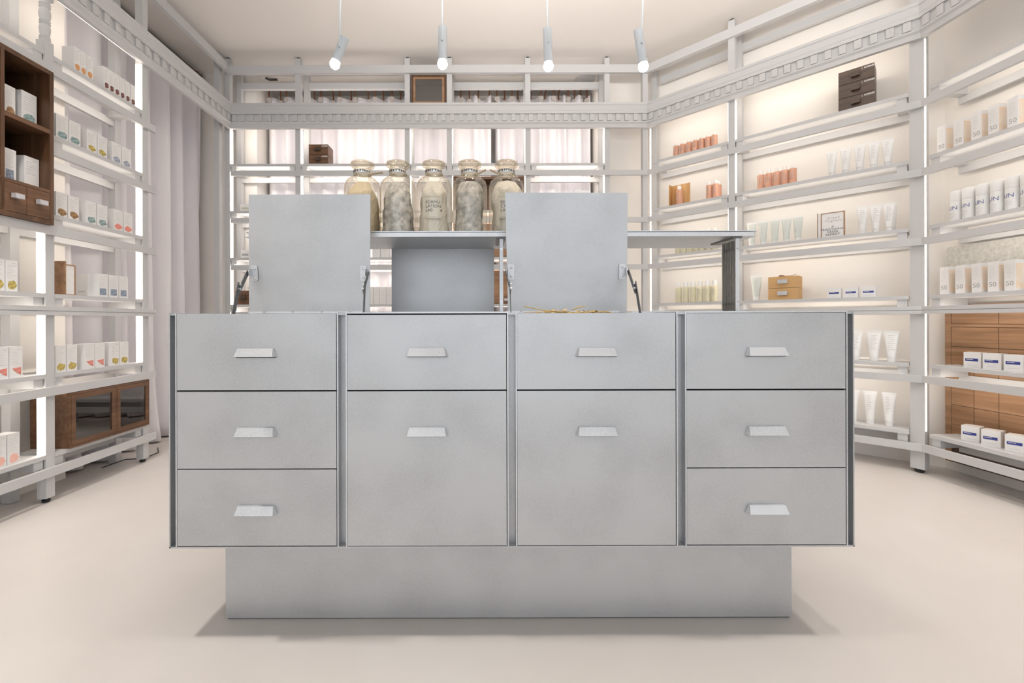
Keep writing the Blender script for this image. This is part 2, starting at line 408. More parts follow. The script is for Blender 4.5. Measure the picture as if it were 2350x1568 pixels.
# the big corner post where the angled and right runs meet
_w = Vector(FA.pt(FA.L-.022, -.012))-FR_.o; _c, _s = math.cos(-FR_.th), math.sin(-FR_.th)
_l = (_w.x*_c-_w.y*_s, _w.x*_s+_w.y*_c, 0); _r = (0,0,(FA.th-FR_.th)/2)
c = part('post', MB().box(-.031,.031,.012,.062,.022,CEILZ-.012), PAINT, SHR, loc=_l, rot=_r)
part('levelling_foot', MB().lathe([(.018,.001),(.022,.008),(.022,.016),(.01,.018),(.01,.026)],14,0,.037), BLACK, c)
part('light_strip', MB().box(.0312,.0335,.020,.028, ZK[6]+.11, 2.384), LED, SHR, loc=_l, rot=_r)
# turned spindle on the near left post, above the top shelf
# (the post there is replaced by the turned piece between the top shelf and the cornice)
# find near-left post and shorten it
near = [o for o in SHL.children if o.name.startswith('post')][1]
me = MB().box(pl[1]-.021, pl[1]+.021, .020, .062, .022, ZK[1]+.155).box(pl[1]-.021, pl[1]+.021, .020, .062, 2.36, CEILZ-.012).mesh('post')
me.materials.append(PAINT); near.data = me
zs0, zs1 = ZK[1]+.155, 2.36
prof = []
for t, r in [(0,.019),(.04,.019),(.06,.0215),(.08,.0165),(.11,.0205),(.14,.0165),(.17,.018),(.22,.0195),(.30,.0215),(.37,.0195),(.41,.0165),(.43,.021),(.46,.0165),(.49,.021),(.52,.0175),(.60,.0215),(.68,.0225),(.76,.0195),(.80,.0165),(.83,.0215),(.87,.0165),(.90,.0215),(.94,.0165),(.97,.02),(1,.02)]:
    prof.append((r, zs0+(zs1-zs0)*t))
part('turned_spindle', MB().lathe(prof, 20, pl[1], .041), PAINT, SHL)

# ------------------------------------------------------------------ curtains
def curtain(label, p0, p1, z0, z1, nfold, amp, seed, spread=0., group=None, hooks=True, kick=None):
    p0 = Vector(p0); p1 = Vector(p1); t = (p1-p0).normalized(); n = Vector((t.y, -t.x)); L = (p1-p0).length
    root = thing('curtain', label, 'curtain', (p0.x, p0.y, 0), math.atan2(t.y, t.x), group)
    rnd = random.Random(seed); NU, NV = nfold*14, 26
    ph = [rnd.uniform(-.5,.5) for _ in range(nfold+2)]; am = [rnd.uniform(.6,1.25) for _ in range(nfold+2)]
    mb = MB(); pts = []
    for j in range(NV+1):
        v = j/NV; zt = z0+(z1-z0)*v
        for i in range(NU+1):
            u = i/NU; q = u*nfold; k = int(q)
            a = am[min(k, nfold)]*(1-(q-k))+am[min(k+1, nfold+1)]*(q-k)
            w = math.sin(2*PI*q+ph[min(k,nfold)]*0+1.3*math.sin(3.1*u+seed)+.5*math.sin(1.2*v+6*u))
            w = math.copysign(abs(w)**.75, w)
            dd = amp*a*w*(.75+.35*(1-v))
            xx = u*L + spread*(1-v)**2*(u-.3) + .012*math.sin(9*u*PI+2*v)
            sag = 0 if v < 1 else -.018*(abs(math.sin(PI*q*1.0)))
            dk = 0
            if kick and v < .25: dk = kick*(1-v/.25)**2
            pts.append((xx, -dd-dk, zt+sag))
    for j in range(NV):
        for i in range(NU):
            a = j*(NU+1)+i; mb.f.append((a, a+1, a+NU+2, a+NU+1))
    mb.v = pts; mb.smooth = True
    me = bpy.data.meshes.new('cloth'); me.from_pydata(mb.v, [], mb.f); me.polygons.foreach_set('use_smooth', [True]*len(mb.f)); me.materials.append(CURT)
    cl = part('cloth', me, None, root)
    md = cl.modifiers.new('thickness', 'SOLIDIFY'); md.thickness = .003
    strap = None
    nh = nfold*2
    for h in range(nh if hooks else 0):
        u = (h+.5)/nh; xx = u*L + rnd.uniform(-.012,.012); q = u*nfold; k = int(q)
        yy = -amp*.9*math.sin(2*PI*q+1.3*math.sin(3.1*u+seed)+.5*math.sin(1.2+6*u))
        yy = yy-.006
        s_ = MB().tube([(0,.0+(-yy),.083),(.0,(-yy)-.016,.072),(0,-.006,.04),(0,-.004,.0),(0,-.003,-.032)], .0065, 6)
        so = part('leather_strap', s_, LEATH, root, loc=(xx, yy, z1+.005), rot=(0,0,rnd.uniform(-.3,.3)))
        part('clip_tab', MB().lathe([(.0,-.001),(.022,-.001),(.022,.004),(0,.004)], 14, cap=False), FELT, so, loc=(0,-.006,-.05), rot=(PI/2+.1,0,0))
    return root
cL = curtain('long white curtain hanging to the floor left of the back corner', (-2.43,2.42), (-2.43,3.68), .012, 2.83, 7, .078, 3, spread=.0, kick=.05)
rod = part('curtain_rod', MB().tube([(-2.43,2.38,2.925),(-2.43,3.72,2.925)], .009, 10), DARKCAB)
tag(rod, 'dark curtain rod above the left curtain near the ceiling', 'curtain rod')
part('wall_bracket', MB().box(-2.445,-2.415,3.70,3.735,2.895,2.95), STEEL, rod)
xm = X(1131, 3.86)
curtain('white curtain behind the back shelving, left of its centre seam', (-1.96,3.87), (xm,3.87), .012, 2.835, 13, .045, 11)
curtain('white curtain behind the back shelving, right of its centre seam', (xm+.012,3.87), (.92,3.87), .012, 2.835, 7, .05, 5)
rod = part('curtain_rod', MB().tube([(-1.975,3.87,2.925),(.934,3.87,2.925)], .009, 10), DARKCAB)
tag(rod, 'dark curtain rod running along the back recess near the ceiling', 'curtain rod')
tag(part('ceiling_speaker', MB().lathe([(.075,CEILZ-.012),(.085,CEILZ-.008),(.085,CEILZ-.001)], 24, X(1344,3.83), 3.83), PAINT), 'round white disc on the ceiling above the back curtain', 'ceiling fitting')
tag(part('ceiling_bracket', MB().tube([(-1.93,3.79,CEILZ-.008),(-1.90,3.80,CEILZ-.02),(-1.84,3.82,CEILZ-.008)], .008, 8), DARKCAB), 'small dark cable clip on the recess ceiling at upper left', 'bracket')

# ------------------------------------------------------------------ display counter of galvanised sheet
YF, YU = 1.168, 1.62
XU = [(-.8388,-.4019),(-.382,.0543),(.0736,.508),(.528,.9637)]
XO = (-.8563,.9813)
ZB, ZT = .2405, .872
CT = thing('display_counter', 'wide galvanised metal counter with eight drawer fronts and two raised lids', 'counter', (.06,1.4,0))
class Off:      # helper: build in world coordinates, store relative to the counter root
    pass
def cpart(name, mb, m, parent=None, label=None, root=CT):
    top = parent or root
    while top.parent: top = top.parent
    off = Vector(top.location)
    me = mb.mesh(name); me.transform(Matrix.Translation(-off)); me.materials.append(m)
    o = bpy.data.objects.new(name, me); COL.objects.link(o); o.parent = parent or root
    if label: o['label'] = label
    return o
t_ = .0035
b = MB(); b.box(-.748,.861,1.239,2.28,.004,ZB-.0005); cpart('base', b, GALV)
b = MB(); b.box(-.744,.857,1.243,2.276,0,.004); cpart('base_gasket', b, BLACK)
# frame : bottom sheet, outer fins, joints
fr = MB(); fr.box(XO[0],XO[1],YF,2.40,ZB-.0005,ZB+t_)
fr.box(XO[0],XO[0]+t_,YF,YU,ZB,ZT); fr.box(XO[1]-t_,XO[1],YF,YU,ZB,ZT)
for a,b_ in ((XO[0],XU[0][0]),(XU[0][1],XU[1][0]),(XU[1][1],XU[2][0]),(XU[2][1],XU[3][0]),(XU[3][1],XO[1])):
    fr.box(a,b_,YF+.022,YF+.026,ZB,ZT-.004)
    fr.box(a,b_,YF+.002,YU,ZT-.0075,ZT-.0015)
cpart('frame', fr, GALV)
# rear row and spine
rr = MB(); rr.box(XO[0],XO[1],1.915,2.40,ZB+t_,.868); cpart('rear_cabinet_row', rr, GALV)
sp = MB(); sp.box(XO[0]+.01,XO[1]-.01,1.632,1.905,.30,.866); cpart('spine_deck', sp, GALV)
def pull(x, z, parent):
    mb = MB(); w0,w1 = .0485,.0575; h = .0115; p = .017
    a = [(x-w1,YF-.0002,z-h),(x+w1,YF-.0002,z-h),(x+w0,YF-.0002,z+h),(x-w0,YF-.0002,z+h)]     # at the sheet
    q = [(x-w1+.006,YF-p,z-h+.001),(x+w1-.006,YF-p,z-h+.001),(x+w0-.001,YF-.0065,z+h-.001),(x-w0+.001,YF-.0065,z+h-.001)]
    mb.poly(a+q, [(4,5,6,7),(7,6,2,3),(0,4,7,3),(5,1,2,6)])
    hn = cpart('handle', mb, PULL, parent)
    md = hn.modifiers.new('sheet', 'SOLIDIFY'); md.thickness = .0012
    sh = MB().box(x-w1+.004,x+w1-.004,YF-.0012,YF-.0002,z-h-.002,z-h+.004); cpart('handle_slot', sh, GAP, parent)
    return hn
rows3 = [(.8675,.664),(.6596,.4535),(.4505,.2465)]
rows2 = [(.8650,.664),(.6596,.2455)]
for i,(x0,x1) in enumerate(XU):
    ub = MB(); ztop = ZT
    ub.box(x0,x0+t_,YF,YU,ZB+t_,ztop); ub.box(x1-t_,x1,YF,YU,ZB+t_,ztop); ub.box(x0+t_,x1-t_,YU-t_,YU,ZB+t_,ztop+.010)
    if i in (1,3): ub.box(x0+t_,x1-t_,YF,YU-t_,ztop-t_,ztop)
    else: ub.box(x0+t_,x1-t_,YF+.02,YU-t_,ztop-.012,ztop-.010)
    cpart('cabinet_box', ub, GALVD)
    cpart('cabinet_inside', MB().box(x0+t_,x1-t_,YF+.012,YF+.015,ZB+t_,ztop-.013), GAP)
    for (za,zb_) in (rows3 if i in (0,3) else rows2):
        if i in (0,2) and za > .86: za = .8685
        dr = cpart('drawer', MB().box(x0+t_+.0008,x1-t_-.0022,YF+.0005,YF+.0025+.009,zb_,za), GALV)
        zc = (Z(808,YF) if za > .8 else (Z(989,YF) if za > .6 else Z(1168,YF)))
        pull((x0+x1)/2+(-.0015 if i in (0,3) else 0), zc, dr)
def lid(tl, tr, br, bl, label):
    n = .0024
    def P(px,py,Y): return (X(px,Y),Y,Z(py,Y,px))
    q = [P(*bl),P(*br),P(*tr),P(*tl)]
    mb = MB(); mb.poly([(a[0],a[1]-n/2,a[2]) for a in q]+[(a[0],a[1]+n/2,a[2]) for a in q], [(0,1,2,3),(7,6,5,4),(0,4,5,1),(1,5,6,2),(2,6,7,3),(3,7,4,0)])
    return cpart('lid', mb, GALV, label=label)
YT, YB = 1.5625, 1.605
l1 = lid((572,447,YT),(851,446,YT),(849,718,YB),(572,718,YB), 'open lid standing over the leftmost cabinet')
l2 = lid((1160,442,YT),(1441,443,YT),(1438,717,YB),(1166,717,YB), 'open lid standing over the third cabinet')
def lidY(z): return YB+(YT-YB)*(z-.878)/(1.30-.878)
for (x0,x1),ld in ((XU[0],l1),(XU[2],l2)):
    lx0 = min(v.co.x for v in ld.data.vertices)+.06; lx1 = max(v.co.x for v in ld.data.vertices)+.06
    hs = MB().box(lx0+.002,lx1-.03,YB-.010,YB+.012,.8765,.8835); h = cpart('hinge_strip', hs, GALVD)
    for k in range(4):
        xx = lx0+.06+k*.105
        cpart('rivet', MB().lathe([(.0045,0),(.004,.002),(.0015,.0035)],10,xx,YB-.0115,cz=.8815), STEEL, h)
def stay(xl_, side, ptop, pel, pbot, zt_=None):
    # bracket plate on the lid and a jointed flat strap down to the cabinet side ; points given as (x,y,z)
    root = cpart('lid_stay', MB().bar(ptop, pel, .0022, .011, up=(1,0,0)).bar(pel, pbot, .0022, .011, up=(1,0,0)), DSTEEL)
    # straps are seen edge on from above, give them their width in the y/z plane
    me = root.data; 
    mb = MB()
    for a, c_, o in ((ptop, (pel[0],pel[1]-.006,pel[2]-.012), 0), ((pel[0]+side*.003,pel[1]+.006,pel[2]+.022), (pbot[0]+side*.003,pbot[1],pbot[2]), 0)):
        A, B = Vector(a), Vector(c_); t = (B-A).normalized(); w = Vector((1,0,0)).cross(t).normalized()*.0086
        s = Vector((.0011,0,0))
        mb.hexa([tuple(A-w-s),tuple(A-w+s),tuple(A+w+s),tuple(A+w-s),tuple(B-w-s),tuple(B-w+s),tuple(B+w+s),tuple(B+w-s)])
    new = mb.mesh('lid_stay'); new.transform(Matrix.Translation(-Vector(CT.location))); new.materials.append(DSTEEL); root.data = new
    for q in (ptop, pel):
        cpart('pivot_pin', MB().tube([(q[0]-.005,q[1],q[2]),(q[0]+.005,q[1],q[2])], .0045, 10), STEEL, root)
    cpart('pivot_pin', MB().tube([(pel[0]-.004,pel[1]+.004,pel[2]+.016),(pel[0]+.004,pel[1]+.004,pel[2]+.016)], .0035, 10), STEEL, root)
    return root
def bracket(xc, zc, side):
    y = lidY(zc)-.0035; mb = MB(); w, h = .0115,.028; pts = []
    for k in range(16):
        a = 2*PI*k/16; pts.append((w*max(-1,min(1,1.35*math.cos(a))), h*max(-1,min(1,1.25*math.sin(a)))))
    mb.prism(pts, 0, .0022, lambda u,v,t: (xc+u, y-t+(v*-.10), zc+v))
    mb.box(xc+side*.011-.001, xc+side*.011+.001, y-.020, y, zc-.012, zc+.014)
    b = cpart('lid_bracket', mb, GALVD)
    for s in (-1,1):
        cpart('screw', MB().tube([(xc,y-.001-s*.0018,zc+s*.0165),(xc,y-.0055-s*.0018,zc+s*.0165),(xc,y-.007-s*.0018,zc+s*.0165)], [.005,.0045,.001], 10), STEEL, b)
for side, xs, bx in ((-1,-.838,(X(586,1.59),Z(626,1.59))), (1,-.413,(X(835,1.59),Z(627,1.59))), (-1,.079,(X(1173,1.59),Z(625,1.59))), (1,.500,(X(1427,1.59),Z(625,1.59)))):
    bracket(bx[0], bx[1], side)
    top = (bx[0]+side*.020, lidY(bx[1])-.012, bx[1]+.004)
    stay(xs, side, top, (bx[0]*.35+xs*.65+side*.004, 1.482, .957), (xs, 1.435, .862))

# dried stems lying on the third cabinet
ds = thing('dried_flower_bunch', 'bunch of dried straw stems lying on the open third cabinet', 'dried flowers', (.22,1.30,.8625))
rnd = random.Random(4)
sm = MB()
def pz(px,py,Y): return (X(px,Y)-.22, Y-1.30, Z(py,Y,px)-.8625)
sm.tube([pz(1203,703,1.30),pz(1235,710,1.31),pz(1262,714.5,1.31)], [.0012,.0015,.0016], 6)
sm.tube([pz(1202,717,1.27),pz(1240,716,1.28),pz(1275,715,1.29)], [.0008,.0013,.0016], 6)
sm.tube([pz(1228,719,1.25),pz(1262,713,1.28),pz(1300,716,1.30)], .0012, 6)
sm.tube([pz(1312,713,1.31),pz(1325,706,1.31),pz(1345,702.5,1.32)], [.0012,.0022,.0008], 6)
for k in range(14):
    a = 1250+k*9; sm.tube([pz(a,718+rnd.uniform(-1,2),1.26+rnd.uniform(0,.06)), pz(a+22,715+rnd.uniform(-2,3),1.30), pz(a+40,718+rnd.uniform(-3,2),1.28+rnd.uniform(0,.05))], .0012, 5)
part('stem', sm, STRAW, ds)
lf = MB()
for k in range(40):
    px = rnd.uniform(1262,1372); py = rnd.uniform(710 if px < 1340 else 714, 719); Y = rnd.uniform(1.25,1.36); c0 = Vector(pz(px,py,Y)); c0.z = max(c0.z, .003)
    a = rnd.uniform(0,2*PI); r = rnd.uniform(.004,.009); up = rnd.uniform(.1,.7)
    d1 = Vector((math.cos(a), math.sin(a), up))*r; d2 = Vector((-math.sin(a), math.cos(a), .3))*r*.45
    lf.poly([tuple(c0-d1),tuple(c0+d2),tuple(c0+d1),tuple(c0-d2)], [(0,1,2,3)])
part('seed_heads', lf, STRAW, ds)

# ------------------------------------------------------------------ the raised metal table behind
TX0, TX1, TY0, TY1 = -.907, 1.005, 1.626, 1.905
TB = thing('display_table', 'raised galvanised metal table behind the counter carrying five glass jars', 'table', (.049,1.76,.866))
mb = MB(); mb.box(TX0,TX1,TY0,TY1,1.1795,1.183); mb.box(TX0,TX1,TY0,TY1,1.162,1.1645)
mb.box(TX0+.012,TX1-.012,TY0+.001,TY0+.004,1.1645,1.1778); mb.box(TX0+.012,TX1-.012,TY1-.004,TY1-.001,1.1645,1.1778)
for xx in (TX0+.012, TX1-.016): mb.box(xx,xx+.004,TY0+.004,TY1-.004,1.1645,1.1778)
cpart('tabletop', mb, GALVD, root=TB)
cpart('back_panel', MB().box(X(899.5,1.905),X(1134,1.905),1.900,1.904,.867,1.1618), GALV, root=TB)
for xl0 in (-.847,.044,.933):
    lg = cpart('leg', MB().box(xl0,xl0+.0135,1.640,1.646,.867,1.156), GALVD, root=TB)
    for k in range(8):
        y0 = 1.652+k*.0115
        cpart('fin', MB().box(xl0+.0005,xl0+.013,y0,y0+.0045,.867,1.150), FIN, lg)
    cpart('spacer', MB().box(xl0+.003,xl0+.011,1.646,1.738,.905,.915).box(xl0+.003,xl0+.011,1.646,1.738,1.115,1.125), GAP, lg)
    cpart('top_bracket', MB().box(xl0-.012,xl0+.022,1.634,1.80,1.1568,1.1618), DSTEEL, lg)
    for zz in (.918,1.118):
        cpart('screw', MB().tube([(xl0+.0075,1.6402,zz),(xl0+.0075,1.6388,zz)], .0042, 12), STEEL, lg)
        cpart('screw_hole', MB().tube([(xl0+.0075,1.6390,zz),(xl0+.0075,1.6384,zz)], .0014, 8), GAP, lg)

# ------------------------------------------------------------------ five glass jars
JY = 1.75
def jar(px, paper, label, seed, sgn, txt=None, tagside=None):
    x = X(px, JY)
    root = thing('glass_jar', label, 'jar', (x,JY,1.1835), 0, 'glass jars on the metal table')
    prof = [(.0,.004),(.055,.004),(.066,.001),(.0695,.008),(.0705,.02),(.0705,.185),(.0695,.203),(.064,.220),(.052,.232),(.0385,.2385),(.0350,.243),(.0345,.262),(.0350,.276),(.0385,.280),(.046,.284),(.0475,.2885),(.046,.292),(.038,.292)]
    inn = [(.033,.288),(.0325,.244),(.037,.236),(.050,.2285),(.0615,.2175),(.068,.2015),(.0695,.185),(.0695,.02),(.066,.010),(.0,.009)]
    gb = part('jar_body', MB().lathe(prof, 40, cap=False), GLASS, root)
    part('stopper', MB().lathe([(.0,.270),(.0315,.270),(.032,.290),(.0445,.2935),(.0455,.297),(.040,.2995),(.0,.3005)], 32, cap=False), GLASS, root)
    part('metal_band', MB().lathe([(.0357,.252),(.0362,.253),(.0362,.264),(.0357,.265)], 32, cap=False), STEEL, root)
    for q in range(9):
        a = -PI/2+(q-4)*.27+.05*math.sin(q*5+seed); part('painted_reflection', MB().bar((.0364*math.cos(a),.0364*math.sin(a),.2545),(.0364*math.cos(a),.0364*math.sin(a),.2628), .0042, .0008, up=(math.cos(a),math.sin(a),0)), DSTEEL, root)  # dark bars paint the reflections of the polished band
    if tagside:
        part('paper_tag', MB().bar((tagside*.034,-.02,.247),(tagside*(.088 if seed == 1 else .066),-.028,.247+(.004 if seed == 1 else .014)), .016, .0012), CREAMP, root)
    rnd = random.Random(seed); n, m_ = 40, 16; pts = []; mb = MB()
    for j in range(m_+1):
        v = j/m_; z = .012+.205*v
        rr = .0655*(1-.45*max(0,(v-.68)/.32)**1.7)*(.9+.1*math.sin(3*v+seed))
        for i in range(n):
            a = 2*PI*i/n; nn = noise.noise(Vector((math.cos(a)*2.2, math.sin(a)*2.2, v*4+seed*9)))
            q = rr*(1+.20*nn+.06*math.sin(5*a+seed+4*v)+.05*noise.noise(Vector((math.cos(a)*7,math.sin(a)*7,v*13+seed)))); pts.append((q*math.cos(a)*.98, q*math.sin(a)*.82, z))
    mb.v = pts; mb.f = [(j*n+i, j*n+(i+1)%n, (j+1)*n+(i+1)%n, (j+1)*n+i) for j in range(m_) for i in range(n)]
    mb.f += [tuple(range(n))[::-1], tuple(m_*n+i for i in range(n))]
    pm = mb.mesh('paper_contents'); pm.materials.append(paper)
    pc = part('paper_contents', pm, None, root)
    if txt:
        lb = MB()
        # a slightly curled label sheet in front of the crumpled paper, inside the glass
        R = .0655; W = .036; zz0, zz1 = .062, .150; c0 = .0
        nseg = 8; P = []
        for kx in range(nseg+1):
            xx = -W+2*W*kx/nseg+c0; yy = -math.sqrt(R*R-xx*xx)
            P.append((xx,yy))
        for kx in range(nseg):
            a, b2 = P[kx], P[kx+1]; n0 = len(lb.v)
            lb.v += [(a[0],a[1],zz0),(b2[0],b2[1],zz0),(b2[0],b2[1],zz1),(a[0],a[1],zz1)]; lb.f.append((n0,n0+1,n0+2,n0+3))
        ls = part('printed_sheet', lb, PAPER, root)
        bd = MB(); e = .0003
        for (z_a, z_b) in ((zz0+.004,zz0+.0052),(zz1-.0052,zz1-.004)):
            for kx in range(nseg):
                a, b2 = P[kx], P[kx+1]; n0 = len(bd.v)
                bd.v += [(a[0],a[1]-e,z_a),(b2[0],b2[1]-e,z_a),(b2[0],b2[1]-e,z_b),(a[0],a[1]-e,z_b)]; bd.f.append((n0,n0+1,n0+2,n0+3))
        part('printed_border', bd, GREYT, ls)
        tm = text_mesh(txt, .0165, depth=.0, line=.95, align='LEFT').copy()
        for v in tm.vertices:      # wrap the lettering round the sheet
            xx = v.co.x-.026; yy = -math.sqrt(max(1e-6, R*R-xx*xx))-.0006; v.co = (xx, yy, v.co.y+.108)
        tm.materials.append(BLACKT); part('lettering', tm, None, ls)
    return root
jar(833, CREAMP, 'leftmost glass jar, cream paper inside, partly behind the left lid', 1, 1, None, 1)
jar(914.5, GPAPER, 'second glass jar from the left, stuffed with grey printed paper', 2, 1)
jar(997, PAPER, 'third glass jar from the left, sheet inside reads FORMULATION LAB', 3, 1, 'FORMU\nLATION\nLAB      4')
jar(1078.5, GPAPER, 'fourth glass jar from the left, crumpled paper before the dark wooden box', 4, 1, None, 1)
jar(1163, PAPER, 'rightmost glass jar, partly behind the right lid', 5, 1, 'RE\nCYCLING\nLAB', -1)

# ------------------------------------------------------------------ pendants
def pendant(bx, by, tx, ty, cx0, label, Y=2.28):
    B = Vector((X(bx,Y), Y, Z(by,Y,bx))); T = Vector((X(tx,Y), Y-.01, Z(ty,Y,tx)))
    root = thing('pendant_spotlight', label, 'pendant light', (B.x, B.y, B.z), 0, 'slim pendant spotlights above the counter')
    b0 = Vector((0,0,0)); t0 = T-B; ax = t0.normalized()
    part('lamp_tube', MB().tube([tuple(ax*.018), tuple(t0)], .0225, 18), PAINT if False else CORD, root)
    top = Vector((X(cx0,Y)+(X(cx0,Y)-(B.x+t0.x*.6))*.3, Y, CEILZ))-B
    a = t0*.62
    part('cord', MB().tube([tuple(a+Vector((0,-.024,-.01))), tuple(t0*1.02+Vector((0,-.02,0)) if abs(t0.x) < .02 else a+(top-a)*.12+Vector((0,-.02,0))), tuple(top)], .0048, 8), CORD, root)
    part('ceiling_rose', MB().lathe([(.03,0),(.03,-.02),(.005,-.024)], 16, top.x, top.y, cz=top.z-.001), PAINT, root)
    part('bulb', MB().lathe([(.001,-.026),(.012,-.0235),(.021,-.016),(.0255,-.004),(.0255,.004),(.020,.016),(.010,.022),(.001,.023)], 20, cap=False), BULB, root)
    return root, B
PEND = [pendant(770,147,794,90,787,'leftmost of the four slim pendant spotlights'),
        pendant(1017,147,1018,66,1018,'second slim pendant spotlight from the left, before the dark wooden box'),
        pendant(1260,152,1257,70,1256,'third slim pendant spotlight from the left'),
        pendant(1478,153,1464,72,1481,'rightmost of the four slim pendant spotlights')]

# ------------------------------------------------------------------ products
def at(fr, s, d, z, yaw=0): p = fr.pt(s, d); return (p[0], p[1], z), fr.th+yaw
def dashes(mb, w, z0, z1, n, seed, y=-.0006, x0=None, th=.0012):
    r = random.Random(seed)
    for i in range(n):
        z = z1-(z1-z0)*i/max(1,n-1); a = -w*.36 if x0 is None else x0; l = w*r.uniform(.35,.72)
        mb.box(a, a+l, y, -.0001, z, z+th)
CNT = {}
def carton(w, dep, h, picn, seed=1, lines=6, tri=False):
    """white carton, origin bottom front centre"""
    def build(root):
        part('box_body', MB().box(-w/2+.0004,w/2-.0004,0,dep,0,h), CARD, root)
        mb = MB(); dashes(mb, w, h*.45, h*.82, lines, seed); mb.box(w*.1,w*.38,-.0006,-.0001,h*.9,h*.9+.002)
        part('small_print', mb, FAINT, root)
        if picn:
            p = MB(); y = -.0009; r = random.Random(seed*7)
            if tri: pts = [(-w*.30,h*.30),(w*.36,h*.33),(w*.36,h*.08),(w*.12,h*.13),(-w*.08,h*.2)]
            elif picn == 'navy': pts = [(-w*.33,h*.09),(w*.30,h*.09),(w*.30,h*.37),(-w*.33,h*.37)]
            else:
                pts = []
                for i in range(14):
                    a = 2*PI*i/14; q = r.uniform(.72,1.05); pts.append((w*(.02+.42*q*math.cos(a)), h*(.20+.155*q*math.sin(a))))
            n = len(pts)
            p.poly([(a,y,b) for a,b in pts]+[(a,0,b) for a,b in pts], [tuple(range(n))]+[(i,(i+1)%n,(i+1)%n+n,i+n) for i in range(n)])
            part('printed_picture', p, PICS[picn], root)
    return build
def fifty_box(w, dep, h):
    def build(root):
        part('box_body', MB().box(-w/2,w/2,0,dep,0,h), CARD, root)
        text('50', h*.22, GREYT, root, (w*.0,-.0004,h*.24), name='number_print')
        mb = MB(); dashes(mb, w, h*.45, h*.85, 7, 3); part('small_print', mb, FAINT, root)
        part('side_print', MB().box(w/2-.0002,w/2+.0006,.004,dep-.004,h*.06,h*.88), ORANGE, root, label='peach printed side of the carton')
    return build
def jarbox(w, dep, h):
    def build(root):
        part('box_body', MB().box(-w/2,w/2,0,dep,0,h), CARD, root)
        part('blue_band', MB().box(-w*.40,w*.34,-.0007,0,h*.42,h*.60), NAVYT if False else NAVY, root)
        mb = MB(); mb.box(-w*.3,w*.3,-.0006,0,h*.16,h*.18); part('small_print', mb, FAINT, root)
        mb = MB(); mb.box(-w*.34,w*.05,-.0011,-.0007,h*.52,h*.55); part('band_lettering', mb, CARD, root)
    return build
def tube(w, h, m, dep=.038, cap=True, up=False):
    """squeeze tube standing on its cap: narrow and round at the foot, wide and flat at the crimp"""
    def build(root):
        mb = MB(); n = 20; rings = []
        hc = h*.15
        for j in range(9):
            v = j/8; ww = w*(.60+.40*v**1.2)/2; dd = dep*(.62*(1-v)**.8+.045)/1.2
            rings.append((ww, dd, hc+(h*.93-hc)*v))
        pts = []
        for ww, dd, z in rings:
            for k in range(n):
                a = 2*PI*k/n; pts.append((ww*math.cos(a), dep*.4+dd*math.sin(a), z))
        fs = [(j*n+k, j*n+(k+1)%n, (j+1)*n+(k+1)%n, (j+1)*n+k) for j in range(8) for k in range(n)]
        fs += [tuple(range(n))[::-1], tuple(8*n+k for k in range(n))]
        mb.poly(pts, fs); mb.smooth = True
        part('tube_body', mb, m, root)
        part('crimp', MB().box(-w/2,w/2,dep*.4-.0016,dep*.4+.0016,h*.925,h), WHITEP, root)
        part('cap', MB().lathe([(w*.27,0),(w*.285,.002),(w*.285,hc)], 18, 0, dep*.4), WHITEP, root)
        l = MB(); r = random.Random(int(w*1e5))
        for i in range(8):
            z = h*(.85-.065*i); v = (z-hc)/(h*.93-hc); y = dep*.4-dep*(.62*(1-v)**.8+.045)/1.2*.92
            ll = w*r.uniform(.18,.42); l.box(-w*.2,-w*.2+ll,y-.0015,y+.003,z,z+.0012)
        part('small_print', l, GREYT if m == WHITEP else FAINT, root)
    return build
def bottle(w, h, m, capm=WHITEP, caph=.2, capw=.55):
    def build(root):
        r = w/2*.97; hb = h*(1-caph)
        part('bottle_body', MB().lathe([(r*.9,0),(r,.003),(r,hb-.004),(r*.9,hb),(r*.5,hb+.002)], 22, 0, r), m, root)
        part('cap', MB().lathe([(r*capw,hb+.001),(r*capw,h-.002),(r*capw*.9,h)], 18, 0, r), capm, root)
        mb = MB(); rr = random.Random(5)
        for i in range(7): mb.box(-r*.45,-r*.45+r*rr.uniform(.4,.9),-.0008,.006,hb*(.8-.07*i),hb*(.8-.07*i)+.0011)
        part('small_print', mb, GREYT if m == WHITEP else FAINT, root)
    return build
def sunbottle(w, h):
    def build(root):
        r = w/2; hb = h*.66
        part('bottle_body', MB().lathe([(r*.92,0),(r,.004),(r,hb)], 24, 0, r), WHITEP, root)
        part('cap', MB().lathe([(r*1.02,hb+.0005),(r*1.02,h-.006),(r*.9,h)], 24, 0, r), CARD, root)
        tm = text_mesh('SUN', h*.17, depth=0).copy()
        for v in tm.vertices:
            xx = v.co.x-r*.25
            a = max(-1.4, min(1.4, xx/r)); v.co = ((r+.0013)*math.sin(a), r-(r+.0013)*math.cos(a), v.co.y+hb*.66)
        tm.materials.append(NAVYT); part('lettering', tm, None, root)
        mb = MB(); rr = random.Random(8)
        for i in range(6): mb.box(-r*.5,-r*.5+r*rr.uniform(.5,.9),-.0008,.008,hb*(.44-.06*i),hb*(.44-.06*i)+.0013)
        part('small_print', mb, FAINT, root)
    return build
def drawerbox(w, dep, h, m, knob, txt=None, km=None):
    def build(root):
        part('box_body', MB().box(-w/2,w/2,.004,dep,0.0005,h-.0005), m, root)
        fr_ = part('drawer_front', MB().box(-w/2,w/2,0,.004,.001,h-.001), m, root)
        if knob == 'block': part('handle', MB().box(-.022,.018,-.018,0,h*.34,h*.68), km or m, fr_)
        else: part('handle', MB().box(-w*.17,w*.15,-.012,0,h*.38,h*.72), km or PULL, fr_)
        if txt: text(txt, h*.16, WHITEP, fr_, (w*.33,-.0008,h*.82), bold=.0003)
    return build

